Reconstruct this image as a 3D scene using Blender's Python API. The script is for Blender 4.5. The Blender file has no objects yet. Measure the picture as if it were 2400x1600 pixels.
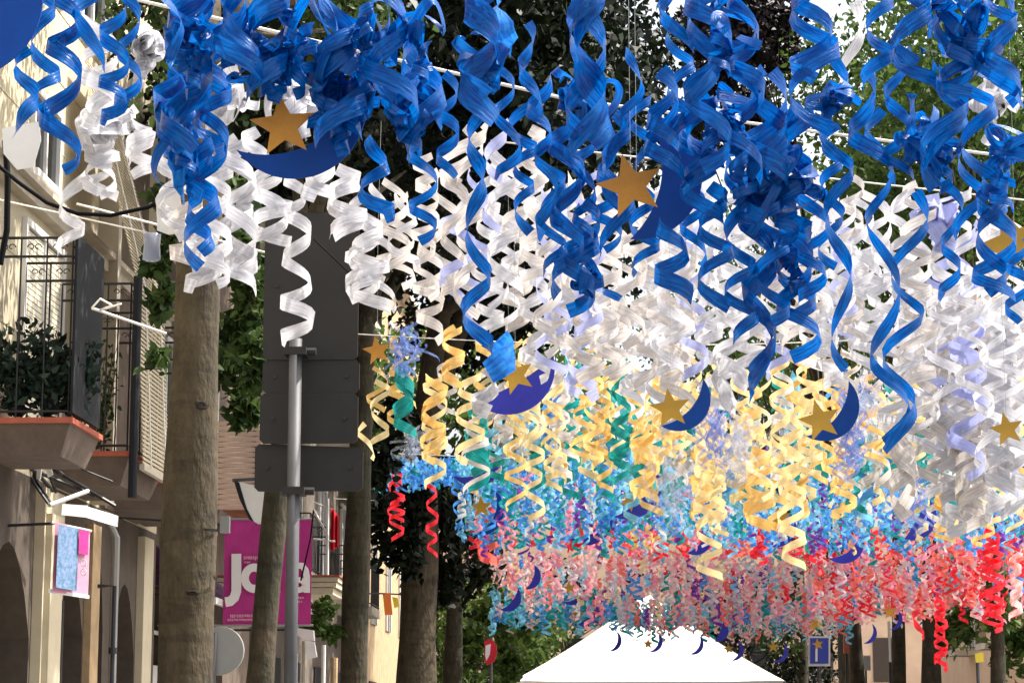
import bpy, math, random
import numpy as np
from mathutils import Vector
rnd = random.Random(11); nr = np.random.RandomState(5)
R = math.radians
scene = bpy.context.scene
# ---------------- camera, world, sun, exposure ----------------
F = 5413.0; TH = math.atan(920/F); PS = math.atan(200*math.cos(TH)/F)
cam = bpy.data.objects.new('camera', bpy.data.cameras.new('camera')); scene.collection.objects.link(cam)
cam.location = (0, 0, 1.6); cam.rotation_euler = (math.pi/2+TH, 0, PS)
cam.data.sensor_width = 36; cam.data.lens = 36*F/2400; cam.data.clip_end = 2000; cam.data.clip_start = .1
scene.camera = cam
SUN_DIR = Vector((0.50, 0.14, 0.84)).normalized()
w = bpy.data.worlds.new("World"); scene.world = w; w.use_nodes = True
nt = w.node_tree; bg = nt.nodes['Background']; sk = nt.nodes.new('ShaderNodeTexSky'); sk.sky_type = 'NISHITA'
sk.sun_disc = False; sk.sun_elevation = math.asin(SUN_DIR.z); sk.sun_rotation = math.atan2(SUN_DIR.x, SUN_DIR.y)
sk.air_density = 1.0; sk.dust_density = 6.0; sk.ozone_density = .6
hs = nt.nodes.new('ShaderNodeHueSaturation'); hs.inputs['Saturation'].default_value = .45; hs.inputs['Value'].default_value = 1.25
nt.links.new(sk.outputs[0], hs.inputs['Color']); nt.links.new(hs.outputs[0], bg.inputs[0]); bg.inputs[1].default_value = 0.15
sl = bpy.data.lights.new('sun', 'SUN'); sl.energy = 4.6; sl.angle = R(.5); sl.color = (1, .95, .87)
so = bpy.data.objects.new('sun', sl); scene.collection.objects.link(so)
so.rotation_euler = SUN_DIR.to_track_quat('Z', 'Y').to_euler()
scene.view_settings.view_transform = 'Standard'; scene.view_settings.look = 'None'; scene.view_settings.exposure = 0.98
scene.view_settings.gamma = 1
scene.render.engine = 'CYCLES'
scene.cycles.max_bounces = 8; scene.cycles.transparent_max_bounces = 12

# ---------------- helpers ----------------
fw = np.array([-math.sin(PS)*math.cos(TH), math.cos(PS)*math.cos(TH), math.sin(TH)])
rt = np.array([math.cos(PS), math.sin(PS), 0.]); up = np.cross(rt, fw)
C0 = np.array([0, 0, 1.6])
def U(px, py, d):
    v = fw+rt*(px-1200)/F+up*(800-py)/F
    return C0+v*(d/v[1])
def m_of(px, d): return px*d/F
def proj(p):
    q = np.asarray(p)-C0; z = q@fw
    return 1200+F*(q@rt)/z, 800-F*(q@up)/z
def lin(c): return tuple(((x/255)/12.92 if x/255 <= .04045 else ((x/255+.055)/1.055)**2.4) for x in c)+(1,)
col = scene.collection
class MB:
    def __init__(s): s.v = []; s.f = []; s.m = []; s.uv = []
    def box(s, x0, x1, y0, y1, z0, z1, mi=0):
        b = len(s.v)
        s.v += [(x0,y0,z0),(x1,y0,z0),(x1,y1,z0),(x0,y1,z0),(x0,y0,z1),(x1,y0,z1),(x1,y1,z1),(x0,y1,z1)]
        for f in ((0,3,2,1),(4,5,6,7),(0,1,5,4),(1,2,6,5),(2,3,7,6),(3,0,4,7)): s.f.append(tuple(b+i for i in f)); s.m.append(mi)
    def hexa(s, pts, mi=0):
        b = len(s.v); s.v += [tuple(p) for p in pts]
        for f in ((0,3,2,1),(4,5,6,7),(0,1,5,4),(1,2,6,5),(2,3,7,6),(3,0,4,7)): s.f.append(tuple(b+i for i in f)); s.m.append(mi)
    def tube(s, pts, r, n=8, mi=0, cap=True):
        pts = [np.array(p, float) for p in pts]; rr = r if hasattr(r, '__len__') else [r]*len(pts); b = len(s.v)
        for i, p in enumerate(pts):
            t = pts[min(i+1, len(pts)-1)]-pts[max(i-1, 0)]; t = t/(np.linalg.norm(t)+1e-9)
            a = np.cross(t, (0, 1, 0)) if abs(t[1]) < .9 else np.cross(t, (1, 0, 0)); a = a/np.linalg.norm(a); c = np.cross(t, a)
            for k in range(n):
                q = 2*math.pi*k/n; s.v.append(tuple(p+rr[i]*(math.cos(q)*a+math.sin(q)*c)))
        for i in range(len(pts)-1):
            for k in range(n):
                s.f.append((b+i*n+k, b+i*n+(k+1) % n, b+(i+1)*n+(k+1) % n, b+(i+1)*n+k)); s.m.append(mi)
        if cap:
            s.f.append(tuple(b+k for k in range(n))[::-1]); s.m.append(mi)
            s.f.append(tuple(b+(len(pts)-1)*n+k for k in range(n))); s.m.append(mi)
    def prism(s, poly, ax, a0, a1, mi=0):      # poly of 2D points in the plane normal to axis ax, extruded a0..a1
        n = len(poly); b = len(s.v)
        for a in (a0, a1):
            for (u, v) in poly: s.v.append({0: (a, u, v), 1: (u, a, v), 2: (u, v, a)}[ax])
        s.f.append(tuple(b+i for i in range(n))); s.m.append(mi)
        s.f.append(tuple(b+n+i for i in range(n))[::-1]); s.m.append(mi)
        for i in range(n): j = (i+1) % n; s.f.append((b+i, b+n+i, b+n+j, b+j)); s.m.append(mi)
    def build(s, name, mats, parent=None, smooth=False):
        me = bpy.data.meshes.new(name); me.from_pydata([tuple(map(float, p)) for p in s.v], [], s.f)
        for m in (mats if isinstance(mats, (list, tuple)) else [mats]): me.materials.append(m)
        me.polygons.foreach_set('material_index', s.m)
        if smooth: me.polygons.foreach_set('use_smooth', [True]*len(s.f))
        me.update(); o = bpy.data.objects.new(name, me); col.objects.link(o)
        if parent: o.parent = parent
        return o
def tag(o, label=None, cat=None, group=None, kind=None):
    for k, v in (('label', label), ('category', cat), ('group', group), ('kind', kind)):
        if v: o[k] = v
    return o
def thing(name, label, cat, group=None, loc=(0, 0, 0)):
    o = bpy.data.objects.new(name, None); o.empty_display_size = .2; col.objects.link(o); o.location = loc
    return tag(o, label, cat, group)
class At:                                     # parts given in world coordinates, parented to a thing at its base
    def __init__(s, root): s.r = root
    def __call__(s, mb, name, mats, parent=None, smooth=False):
        o = mb.build(name, mats, None, smooth); off = Vector(s.r.location)
        o.data.transform(__import__('mathutils').Matrix.Translation(-off)); o.parent = parent or s.r
        return o
# ---------------- materials ----------------
def mat(name, c, rough=.7, noise=0, scale=4, c2=None, bump=0, metal=0, spec=None, stretch=None, bscale=None):
    m = bpy.data.materials.new(name); m.use_nodes = True; t = m.node_tree; b = t.nodes['Principled BSDF']
    b.inputs['Base Color'].default_value = c if len(c) == 4 else (*c, 1); b.inputs['Roughness'].default_value = rough
    b.inputs['Metallic'].default_value = metal
    if spec is not None: b.inputs['Specular IOR Level'].default_value = spec
    if noise or c2 or bump:
        tc = t.nodes.new('ShaderNodeTexCoord'); mp = t.nodes.new('ShaderNodeMapping'); t.links.new(tc.outputs['Object'], mp.inputs[0])
        if stretch: mp.inputs['Scale'].default_value = stretch
        n = t.nodes.new('ShaderNodeTexNoise'); n.inputs['Scale'].default_value = scale; n.inputs['Detail'].default_value = 8
        n.inputs['Roughness'].default_value = .65
        t.links.new(mp.outputs[0], n.inputs[0])
        cr = t.nodes.new('ShaderNodeValToRGB'); cr.color_ramp.elements[0].position = .35; cr.color_ramp.elements[1].position = .68
        a = c[:3]; d = c2[:3] if c2 else tuple(x*(1-noise) for x in a)
        cr.color_ramp.elements[0].color = (*d, 1); cr.color_ramp.elements[1].color = (*a, 1)
        t.links.new(n.outputs[0], cr.inputs[0]); t.links.new(cr.outputs[0], b.inputs['Base Color'])
        if bump:
            n2 = t.nodes.new('ShaderNodeTexNoise'); n2.inputs['Scale'].default_value = bscale or scale*6; n2.inputs['Detail'].default_value = 6
            t.links.new(mp.outputs[0], n2.inputs[0])
            bu = t.nodes.new('ShaderNodeBump'); bu.inputs['Strength'].default_value = bump; bu.inputs['Distance'].default_value = .02
            t.links.new(n2.outputs[0], bu.inputs['Height']); t.links.new(bu.outputs[0], b.inputs['Normal'])
    return m
def ribbon_mat(name, c, c2=None, trans=.4, rough=.3, streak=.5, clear=0):
    """thin plastic strip: streaks run along the strip (u across, v along)"""
    m = bpy.data.materials.new(name); m.use_nodes = True; t = m.node_tree; b = t.nodes['Principled BSDF']; out = t.nodes['Material Output']
    uv = t.nodes.new('ShaderNodeUVMap'); uv.uv_map = 'UVMap'
    mp = t.nodes.new('ShaderNodeMapping'); mp.inputs['Scale'].default_value = (7, .9, 1); t.links.new(uv.outputs[0], mp.inputs[0])
    n = t.nodes.new('ShaderNodeTexNoise'); n.inputs['Scale'].default_value = 1.0; n.inputs['Detail'].default_value = 5
    t.links.new(mp.outputs[0], n.inputs[0])
    cr = t.nodes.new('ShaderNodeValToRGB'); cr.color_ramp.elements[0].position = .36; cr.color_ramp.elements[1].position = .66
    c2 = c2 or tuple(x*(1-streak) for x in c[:3])
    cr.color_ramp.elements[0].color = (*c2[:3], 1); cr.color_ramp.elements[1].color = (*c[:3], 1)
    t.links.new(n.outputs[0], cr.inputs[0]); t.links.new(cr.outputs[0], b.inputs['Base Color'])
    b.inputs['Roughness'].default_value = rough; b.inputs['Specular IOR Level'].default_value = .32
    bu = t.nodes.new('ShaderNodeBump'); bu.inputs['Strength'].default_value = .55; bu.inputs['Distance'].default_value = .01
    t.links.new(n.outputs[0], bu.inputs['Height']); t.links.new(bu.outputs[0], b.inputs['Normal'])
    tr = t.nodes.new('ShaderNodeBsdfTranslucent'); t.links.new(cr.outputs[0], tr.inputs[0])
    mx = t.nodes.new('ShaderNodeMixShader'); mx.inputs[0].default_value = trans
    t.links.new(b.outputs[0], mx.inputs[1]); t.links.new(tr.outputs[0], mx.inputs[2])
    last = mx
    if clear:
        tp = t.nodes.new('ShaderNodeBsdfTransparent'); m2 = t.nodes.new('ShaderNodeMixShader'); m2.inputs[0].default_value = clear
        t.links.new(mx.outputs[0], m2.inputs[1]); t.links.new(tp.outputs[0], m2.inputs[2]); last = m2
    t.links.new(last.outputs[0], out.inputs[0])
    return m
RM = {
 'blue': ribbon_mat('blue_plastic', (.001, .155, .52), (.0006, .052, .28), .44, .26),
 'sky': ribbon_mat('light_blue_plastic', (.04, .33, .85), (.01, .15, .6), .45, .22),
 'white': ribbon_mat('white_plastic', (.76, .75, .76), (.50, .50, .54), .46, .3),
 'cream': ribbon_mat('warm_white_plastic', (.76, .71, .66), (.50, .46, .44), .46, .35),
 'lilac': ribbon_mat('lilac_plastic', (.52, .55, .82), (.38, .41, .70), .45, .3),
 'yellow': ribbon_mat('yellow_plastic', (.93, .67, .28), (.82, .52, .15), .4, .3),
 'pale': ribbon_mat('pale_yellow_plastic', (.95, .80, .48), (.85, .66, .3), .4, .3),
 'teal': ribbon_mat('teal_plastic', (.02, .45, .42), (.01, .24, .24), .4, .3),
 'mid': ribbon_mat('mid_blue_plastic', (.11, .40, .82), (.05, .24, .66), .5, .3),
 'aqua': ribbon_mat('aqua_plastic', (.28, .66, .85), (.15, .48, .68), .5, .3),
 'red': ribbon_mat('red_plastic', (.95, .05, .07), (.8, .02, .04), .5, .3),
 'coral': ribbon_mat('coral_plastic', (.97, .27, .2), (.9, .14, .12), .5, .3),
 'pink': ribbon_mat('pink_plastic', (.97, .42, .50), (.88, .26, .36), .5, .3),
 'rose': ribbon_mat('pale_pink_plastic', (.97, .70, .66), (.92, .52, .5), .5, .3),
 'purple': ribbon_mat('purple_plastic', (.28, .06, .42), (.15, .03, .3), .4, .3),
 'clear': ribbon_mat('clear_foil', (.62, .66, .78), (.3, .36, .5), .4, .15, clear=.66),
 'clearblue': ribbon_mat('clear_blue_foil', (.25, .38, .8), (.1, .16, .5), .4, .15, clear=.5),
}
RK = list(RM)
# ---------------- ribbons ----------------
class Rib:
    def __init__(s): s.V = []; s.Fc = []; s.U = []; s.M = []; s.n = 0
    def strip(s, P, W, w, mi=0):
        """P (n,3) centreline, W (n,3) unit width direction, w width array"""
        n = len(P); w = np.asarray(w)*np.ones(n); L = np.concatenate([[0], np.cumsum(np.linalg.norm(np.diff(P, axis=0), axis=1))])
        a = P-W*(w/2)[:, None]; b = P+W*(w/2)[:, None]
        V = np.empty((2*n, 3)); V[0::2] = a; V[1::2] = b
        i = np.arange(n-1)*2+s.n
        Fq = np.stack([i, i+1, i+3, i+2], 1)
        uu = np.zeros((2*n, 2)); off = rnd.random()*50; uu[0::2, 0] = off; uu[1::2, 0] = off+1; uu[0::2, 1] = L*9+off; uu[1::2, 1] = L*9+off
        s.V.append(V); s.Fc.append(Fq); s.U.append(uu); s.M += [mi]*(n-1); s.n += 2*n
    def helix(s, top, bot, r, pitch, w, seg=None, hand=None, ph=None, sway=.02, mi=0, rtop=.5, flip=True, grow=1.25):
        top = np.asarray(top, float); bot = np.asarray(bot, float); L = np.linalg.norm(bot-top); turns = L/pitch
        seg = seg or max(8, int(turns*14)); t = np.linspace(0, 1, seg)
        hand = hand or rnd.choice((-1, 1)); ph = rnd.random()*6.28 if ph is None else ph
        om = 2*math.pi*turns
        # uneven pitch, occasional reversal of the coil
        warp = t+.11/max(turns, 1)*np.sin(2*math.pi*(t*turns*.37+rnd.random()))
        th = om*warp
        if flip and rnd.random() < .2:
            k = rnd.uniform(.35, .7); th = np.where(t < k, th, 2*np.interp(k, t, th)-th)
        th = ph+hand*th
        rr = r*(rtop+(grow-rtop)*t**.6)*(1+.12*np.sin(t*turns*1.7+rnd.random()*6))
        P = top+(bot-top)*t[:, None]
        sx, sy = rnd.uniform(-1, 1)*sway*L, rnd.uniform(-1, 1)*sway*L
        q1 = rnd.random()*3
        P[:, 0] += sx*np.sin(t*3.1)+.012*np.sin(t*13+q1); P[:, 1] += sy*np.sin(t*3.1)
        N = np.stack([np.cos(th), np.sin(th), np.zeros(seg)], 1); P = P+N*rr[:, None]
        T = np.gradient(P, axis=0); T /= np.linalg.norm(T, axis=1)[:, None]+1e-9
        W = np.cross(T, N); W /= np.linalg.norm(W, axis=1)[:, None]+1e-9
        # strips lean in and out a little, so that edges catch light
        k = .18*np.sin(t*turns*2.3+rnd.random()*6); W = W+N*k[:, None]; W /= np.linalg.norm(W, axis=1)[:, None]
        s.strip(P, W, w*(1+.12*np.sin(t*turns*3+ph)), mi)
    def loop(s, c, rad, w, length=6.28, seg=46, mi=0, flat=(1, 1, 1), seedk=3):
        t = np.linspace(0, length, seg); P = np.zeros((seg, 3))
        for k in range(1, seedk+1):
            a = nr.normal(size=3)/k**.7; b = nr.uniform(0, 6.28, 3); P += a*np.sin(k*t[:, None]+b)
        P = np.asarray(c)+P*np.asarray(flat)*rad*.62
        T = np.gradient(P, axis=0); T /= np.linalg.norm(T, axis=1)[:, None]+1e-9
        A = P-np.asarray(c); A = A+nr.normal(size=3)*rad*.3
        W = np.cross(T, A); W /= np.linalg.norm(W, axis=1)[:, None]+1e-9
        s.strip(P, W, w, mi)
    def build(s, name, mats):
        V = np.concatenate(s.V); Fq = np.concatenate(s.Fc); UV = np.concatenate(s.U)
        me = bpy.data.meshes.new(name); me.vertices.add(len(V)); me.vertices.foreach_set('co', V.ravel())
        me.loops.add(len(Fq)*4); me.loops.foreach_set('vertex_index', Fq.ravel().astype(np.int32))
        me.polygons.add(len(Fq)); me.polygons.foreach_set('loop_start', np.arange(len(Fq), dtype=np.int32)*4)
        me.polygons.foreach_set('loop_total', np.full(len(Fq), 4, dtype=np.int32))
        for m in mats: me.materials.append(m)
        me.polygons.foreach_set('material_index', np.array(s.M, dtype=np.int32)); me.polygons.foreach_set('use_smooth', np.ones(len(Fq), dtype=bool))
        uvl = me.uv_layers.new(name='UVMap'); uvl.data.foreach_set('uv', UV[Fq.ravel()].ravel())
        me.update(); me.validate(); o = bpy.data.objects.new(name, me); col.objects.link(o)
        return o
def origin_top(o):
    me = o.data; n = len(me.vertices); a = np.empty(n*3); me.vertices.foreach_get('co', a); a = a.reshape(-1, 3)
    k = a[:, 2].argmax(); c = Vector(a[k]); me.transform(__import__('mathutils').Matrix.Translation(-c)); o.location = c
CNAME = {'blue': 'blue', 'sky': 'light blue', 'white': 'white', 'cream': 'warm white', 'lilac': 'lilac', 'yellow': 'yellow', 'pale': 'pale yellow', 'teal': 'teal',
         'mid': 'mid blue', 'aqua': 'aqua', 'red': 'red', 'coral': 'coral red', 'pink': 'pink', 'rose': 'pale pink', 'purple': 'purple', 'clear': 'clear foil', 'clearblue': 'clear blue foil'}
def streamer(px, y0, y1, d, amp, per, wid, colr, label, n=1, group=None, px2=None, grow=1.08, sp=.28):
    """one hanging curl of n strips between two heights, sizes given as seen in the photo at depth d"""
    b = Rib(); px2 = px if px2 is None else px2; hand = rnd.choice((-1, 1)); ph = rnd.random()*6.28
    mats = [RM[colr]]
    for k in range(n):
        top = U(px+rnd.uniform(-4, 4), y0+rnd.uniform(-12, 12)*(k > 0), d); bot = U(px2+rnd.uniform(-8, 8)*(k > 0), y1-rnd.uniform(0, .3)*(y1-y0)*(k > 0), d)
        bot[0] += 0; b.helix(top, bot, m_of(amp, d)*(1-.1*k), m_of(per, d)*rnd.uniform(.93, 1.07), m_of(wid, d)*(1 if n < 3 else .82), hand=hand if rnd.random() < .7 else -hand, ph=ph+k*sp*rnd.uniform(.6, 1.6), flip=(n == 2 and wid > 30), grow=grow, sway=.012 if n == 1 else .02, rtop=.85)
    o = b.build('streamer', mats); origin_top(o)
    return tag(o, label, 'streamer', group)
def tuft(px, py, d, rad, wid, colr, label, n=8, group=None, flat=(1, 1, 1), tails=2):
    b = Rib(); c = U(px, py, d); r = m_of(rad, d)
    for k in range(n):
        cc = c+nr.normal(size=3)*r*.32*np.array(flat); b.loop(cc, r*rnd.uniform(.55, 1.0), m_of(wid, d)*rnd.uniform(.85, 1.15), length=rnd.uniform(3.2, 6), flat=flat)
    for k in range(tails):
        t = c+nr.normal(size=3)*r*.3; e = t.copy(); e[2] -= r*rnd.uniform(1.1, 1.9); b.helix(t, e, r*.3, r*.8, m_of(wid, d))
    o = b.build('ribbon_tuft', [RM[colr]]); origin_top(o)
    return tag(o, label, 'ribbon tuft', group)
# ---------------- setting materials ----------------
M_ = {
 'asphalt': mat('asphalt', (.05, .05, .052), .9, .3, 8, bump=.2), 'paving': mat('paving', (.30, .28, .25), .85, .25, 3, bump=.2),
 'kerb': mat('kerb_stone', (.35, .34, .32), .8, .2, 5),
 'cream': mat('cream_render', (.62, .54, .38), .85, .18, 2.2, bump=.15), 'stone': mat('pale_stone', (.56, .50, .40), .85, .2, 3, bump=.2),
 'sandst': mat('sandstone', (.52, .36, .20), .85, .35, 3.5, bump=.25), 'brown': mat('brown_render', (.17, .125, .09), .85, .35, 2.5, bump=.2),
 'slab': mat('balcony_concrete', (.17, .125, .098), .85, .35, 4, bump=.25), 'terra': mat('terracotta_tile', (.46, .11, .06), .7, .25, 9),
 'iron': mat('black_iron', (.012, .012, .014), .5), 'darkcloth': mat('dark_grey_cloth', (.008, .010, .014), .9, .2, 6, bump=.2),
 'white': mat('white_paint', (.78, .76, .72), .6, .1, 5), 'shutter': mat('pale_shutter_paint', (.72, .66, .52), .6, .1, 5),
 'void': mat('interior_shade', (.012, .010, .010), .9), 'glass': mat('window_glass', (.015, .018, .022), .12, spec=.7),
 'slat': mat('beige_blind_slats', (.56, .48, .34), .7, .12, 8), 'peachslat': mat('peach_blind_slats', (.88, .66, .52), .7, .12, 8),
 'magenta': mat('magenta_banner_cloth', (.52, .025, .25), .6, .22, 3.5, bump=.3), 'lett': mat('white_lettering', (.82, .78, .76), .6),
 'dpurple': mat('dark_purple_awning', (.05, .008, .045), .8, .2, 4), 'lpink': mat('pale_pink_print', (.72, .32, .45), .6, .2, 12),
 'galv': mat('galvanised_steel', (.085, .085, .09), .6, .3, 8, metal=.2, stretch=(1, 1, .4)), 'signback': mat('sign_back_metal', (.019, .017, .016), .7, .5, 1.6, metal=0),
 'greydisc': mat('grey_painted_metal', (.30, .30, .29), .5, .1, 4), 'tent': mat('white_canvas', (.85, .83, .80), .7, .06, 2), 
 'moon': mat('blue_foam_sheet', (.001, .06, .33), .55, .3, 3, spec=.25), 'moon2': mat('violet_blue_foam_sheet', (.045, .05, .46), .55, .3, 3, spec=.25),
 'gold': mat('orange_gold_card', (.56, .235, .012), .5, .35, 3, bump=.3, bscale=160), 'gold2': mat('gold_card', (.60, .33, .02), .5, .35, 3, bump=.3, bscale=160), 'cable': mat('black_cable', (.004, .004, .005), .8, spec=.1),
 'knot': mat('dark_bark_knot', (.022, .015, .010), .95, .4, 30, bump=.4), 'archshade': mat('dark_shaded_stone', (.10, .075, .056), .9, .35, 3, bump=.25), 'cord': mat('white_cord', (.75, .72, .66), .6), 'bluesign': mat('blue_sign_enamel', (.02, .05, .35), .4), 'redsign': mat('red_sign_enamel', (.6, .01, .03), .4),
 'yellowp': mat('yellow_paint', (.75, .6, .04), .5), 'orange': mat('orange_cloth', (.8, .2, .03), .7), 'peach': mat('peach_render', (.72, .50, .34), .85, .15, 1.5),
 'poster1': mat('blue_green_print', (.02, .17, .26), .6, c2=(.27, .33, .55), scale=30), 'poster2': mat('pink_violet_print', (.52, .33, .45), .6, c2=(.22, .25, .55), scale=9),
 'roof': mat('clay_roof', (.32, .14, .08), .85, .3, 5), 'grime': mat('grey_brown_stone', (.19, .155, .12), .9, .35, 3, bump=.3),
 'plastic': ribbon_mat('translucent_grey_film', (.72, .72, .75), (.55, .55, .58), .5, .3), 'clearbot': ribbon_mat('clear_bottle_plastic', (.4, .43, .5), (.2, .22, .3), .3, .1, clear=.4),
}
# bark
def bark(name, a, b, c):
    m = bpy.data.materials.new(name); m.use_nodes = True; t = m.node_tree; p = t.nodes['Principled BSDF']; p.inputs['Roughness'].default_value = .9
    tc = t.nodes.new('ShaderNodeTexCoord'); mp = t.nodes.new('ShaderNodeMapping'); mp.inputs['Scale'].default_value = (1, 1, .45); t.links.new(tc.outputs['Object'], mp.inputs[0])
    n = t.nodes.new('ShaderNodeTexNoise'); n.inputs['Scale'].default_value = 5; n.inputs['Detail'].default_value = 9; n.inputs['Roughness'].default_value = .7; t.links.new(mp.outputs[0], n.inputs[0])
    r = t.nodes.new('ShaderNodeValToRGB'); e = r.color_ramp.elements; e[0].position = .34; e[0].color = (*a, 1); e[1].position = .66; e[1].color = (*c, 1); q = e.new(.5); q.color = (*b, 1)
    t.links.new(n.outputs[0], r.inputs[0])
    v = t.nodes.new('ShaderNodeTexVoronoi'); v.inputs['Scale'].default_value = 2.1; t.links.new(mp.outputs[0], v.inputs[0])
    vr = t.nodes.new('ShaderNodeValToRGB'); vr.color_ramp.elements[0].position = .07; vr.color_ramp.elements[0].color = (.25, .2, .16, 1); vr.color_ramp.elements[1].position = .13; vr.color_ramp.elements[1].color = (1, 1, 1, 1)
    t.links.new(v.outputs[0], vr.inputs[0])
    mx = t.nodes.new('ShaderNodeMixRGB'); mx.blend_type = 'MULTIPLY'; mx.inputs[0].default_value = .8; t.links.new(r.outputs[0], mx.inputs[1]); t.links.new(vr.outputs[0], mx.inputs[2])
    # fine cracks across the trunk
    mp2 = t.nodes.new('ShaderNodeMapping'); mp2.inputs['Scale'].default_value = (1.2, 1.2, 6); t.links.new(tc.outputs['Object'], mp2.inputs[0])
    n3 = t.nodes.new('ShaderNodeTexNoise'); n3.inputs['Scale'].default_value = 2.2; n3.inputs['Detail'].default_value = 7; t.links.new(mp2.outputs[0], n3.inputs[0])
    r3 = t.nodes.new('ShaderNodeValToRGB'); r3.color_ramp.elements[0].position = .36; r3.color_ramp.elements[0].color = (.55, .5, .45, 1); r3.color_ramp.elements[1].position = .5; r3.color_ramp.elements[1].color = (1, 1, 1, 1); t.links.new(n3.outputs[0], r3.inputs[0])
    m3 = t.nodes.new('ShaderNodeMixRGB'); m3.blend_type = 'MULTIPLY'; m3.inputs[0].default_value = .7; t.links.new(mx.outputs[0], m3.inputs[1]); t.links.new(r3.outputs[0], m3.inputs[2])
    t.links.new(m3.outputs[0], p.inputs['Base Color'])
    n2 = t.nodes.new('ShaderNodeTexNoise'); n2.inputs['Scale'].default_value = 22; n2.inputs['Detail'].default_value = 8; t.links.new(mp.outputs[0], n2.inputs[0])
    bu = t.nodes.new('ShaderNodeBump'); bu.inputs['Strength'].default_value = .8; bu.inputs['Distance'].default_value = .03; t.links.new(n2.outputs[0], bu.inputs['Height']); t.links.new(bu.outputs[0], p.inputs['Normal'])
    return m
BARK = bark('plane_bark', (.028, .021, .010), (.060, .044, .021), (.088, .068, .037)); BARK2 = bark('olive_bark', (.015, .015, .006), (.038, .032, .014), (.075, .052, .03))
def leafmat(name, a, b, tr=.35):
    m = bpy.data.materials.new(name); m.use_nodes = True; t = m.node_tree; p = t.nodes['Principled BSDF']; p.inputs['Roughness'].default_value = .5; p.inputs['Specular IOR Level'].default_value = .2
    g = t.nodes.new('ShaderNodeNewGeometry'); r = t.nodes.new('ShaderNodeValToRGB'); r.color_ramp.elements[0].color = (*a, 1); r.color_ramp.elements[1].color = (*b, 1)
    t.links.new(g.outputs['Random Per Island'], r.inputs[0]); t.links.new(r.outputs[0], p.inputs['Base Color'])
    tl = t.nodes.new('ShaderNodeBsdfTranslucent'); t.links.new(r.outputs[0], tl.inputs[0]); mx = t.nodes.new('ShaderNodeMixShader'); mx.inputs[0].default_value = tr
    t.links.new(p.outputs[0], mx.inputs[1]); t.links.new(tl.outputs[0], mx.inputs[2]); t.links.new(mx.outputs[0], t.nodes['Material Output'].inputs[0]); return m
LEAF = leafmat('plane_leaf', (.02, .045, .012), (.075, .12, .03)); LEAFD = leafmat('shade_painted_leaf', (.002, .004, .0015), (.010, .019, .005), .1)  # second leaf is a dark copy: shade of the backlit canopy put into its colour
LEAFL = leafmat('bright_leaf', (.025, .06, .010), (.13, .20, .045), .45); LEAFR = leafmat('dark_red_leaf', (.004, .003, .003), (.016, .007, .007), .15)
LEAFG = leafmat('grey_green_leaf', (.006, .014, .010), (.05, .085, .06), .15)
def leaves(pts, size, name, mt, parent=None, hang=.5):
    """five sided leaves at the given points"""
    pts = np.asarray(pts); n = len(pts)
    shp = np.array([[0, 0], [.34, .32], [.25, .74], [0, 1.2], [-.27, .7], [-.35, .3]])
    a = nr.normal(size=(n, 3)); a[:, 2] -= hang; a /= np.linalg.norm(a, axis=1)[:, None]
    b = np.cross(a, nr.normal(size=(n, 3))); b /= np.linalg.norm(b, axis=1)[:, None]
    s = size*nr.uniform(.6, 1.25, n)
    k = len(shp); V = pts[:, None, :]+s[:, None, None]*(shp[None, :, 1, None]*a[:, None, :]+shp[None, :, 0, None]*b[:, None, :])
    cN = np.cross(a, b); V[:, 3] += cN*s[:, None]*.25; V[:, 0] += cN*s[:, None]*.1
    me = bpy.data.meshes.new(name); me.vertices.add(n*k); me.vertices.foreach_set('co', V.ravel())
    me.loops.add(n*k); me.loops.foreach_set('vertex_index', np.arange(n*k, dtype=np.int32)); me.polygons.add(n)
    me.polygons.foreach_set('loop_start', np.arange(n, dtype=np.int32)*k); me.polygons.foreach_set('loop_total', np.full(n, k, dtype=np.int32))
    me.materials.append(mt); me.update(); o = bpy.data.objects.new(name, me); col.objects.link(o)
    if parent: o.parent = parent
    return o
def clumps(centers, radii, per, flat=.75):
    out = []
    for c, r in zip(centers, radii):
        v = nr.normal(size=(per, 3)); v /= np.linalg.norm(v, axis=1)[:, None]; rr = r*nr.uniform(.15, 1, per)**.6
        v = v*rr[:, None]; v[:, 2] *= flat; out.append(np.asarray(c)+v)
    return np.concatenate(out)
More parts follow.
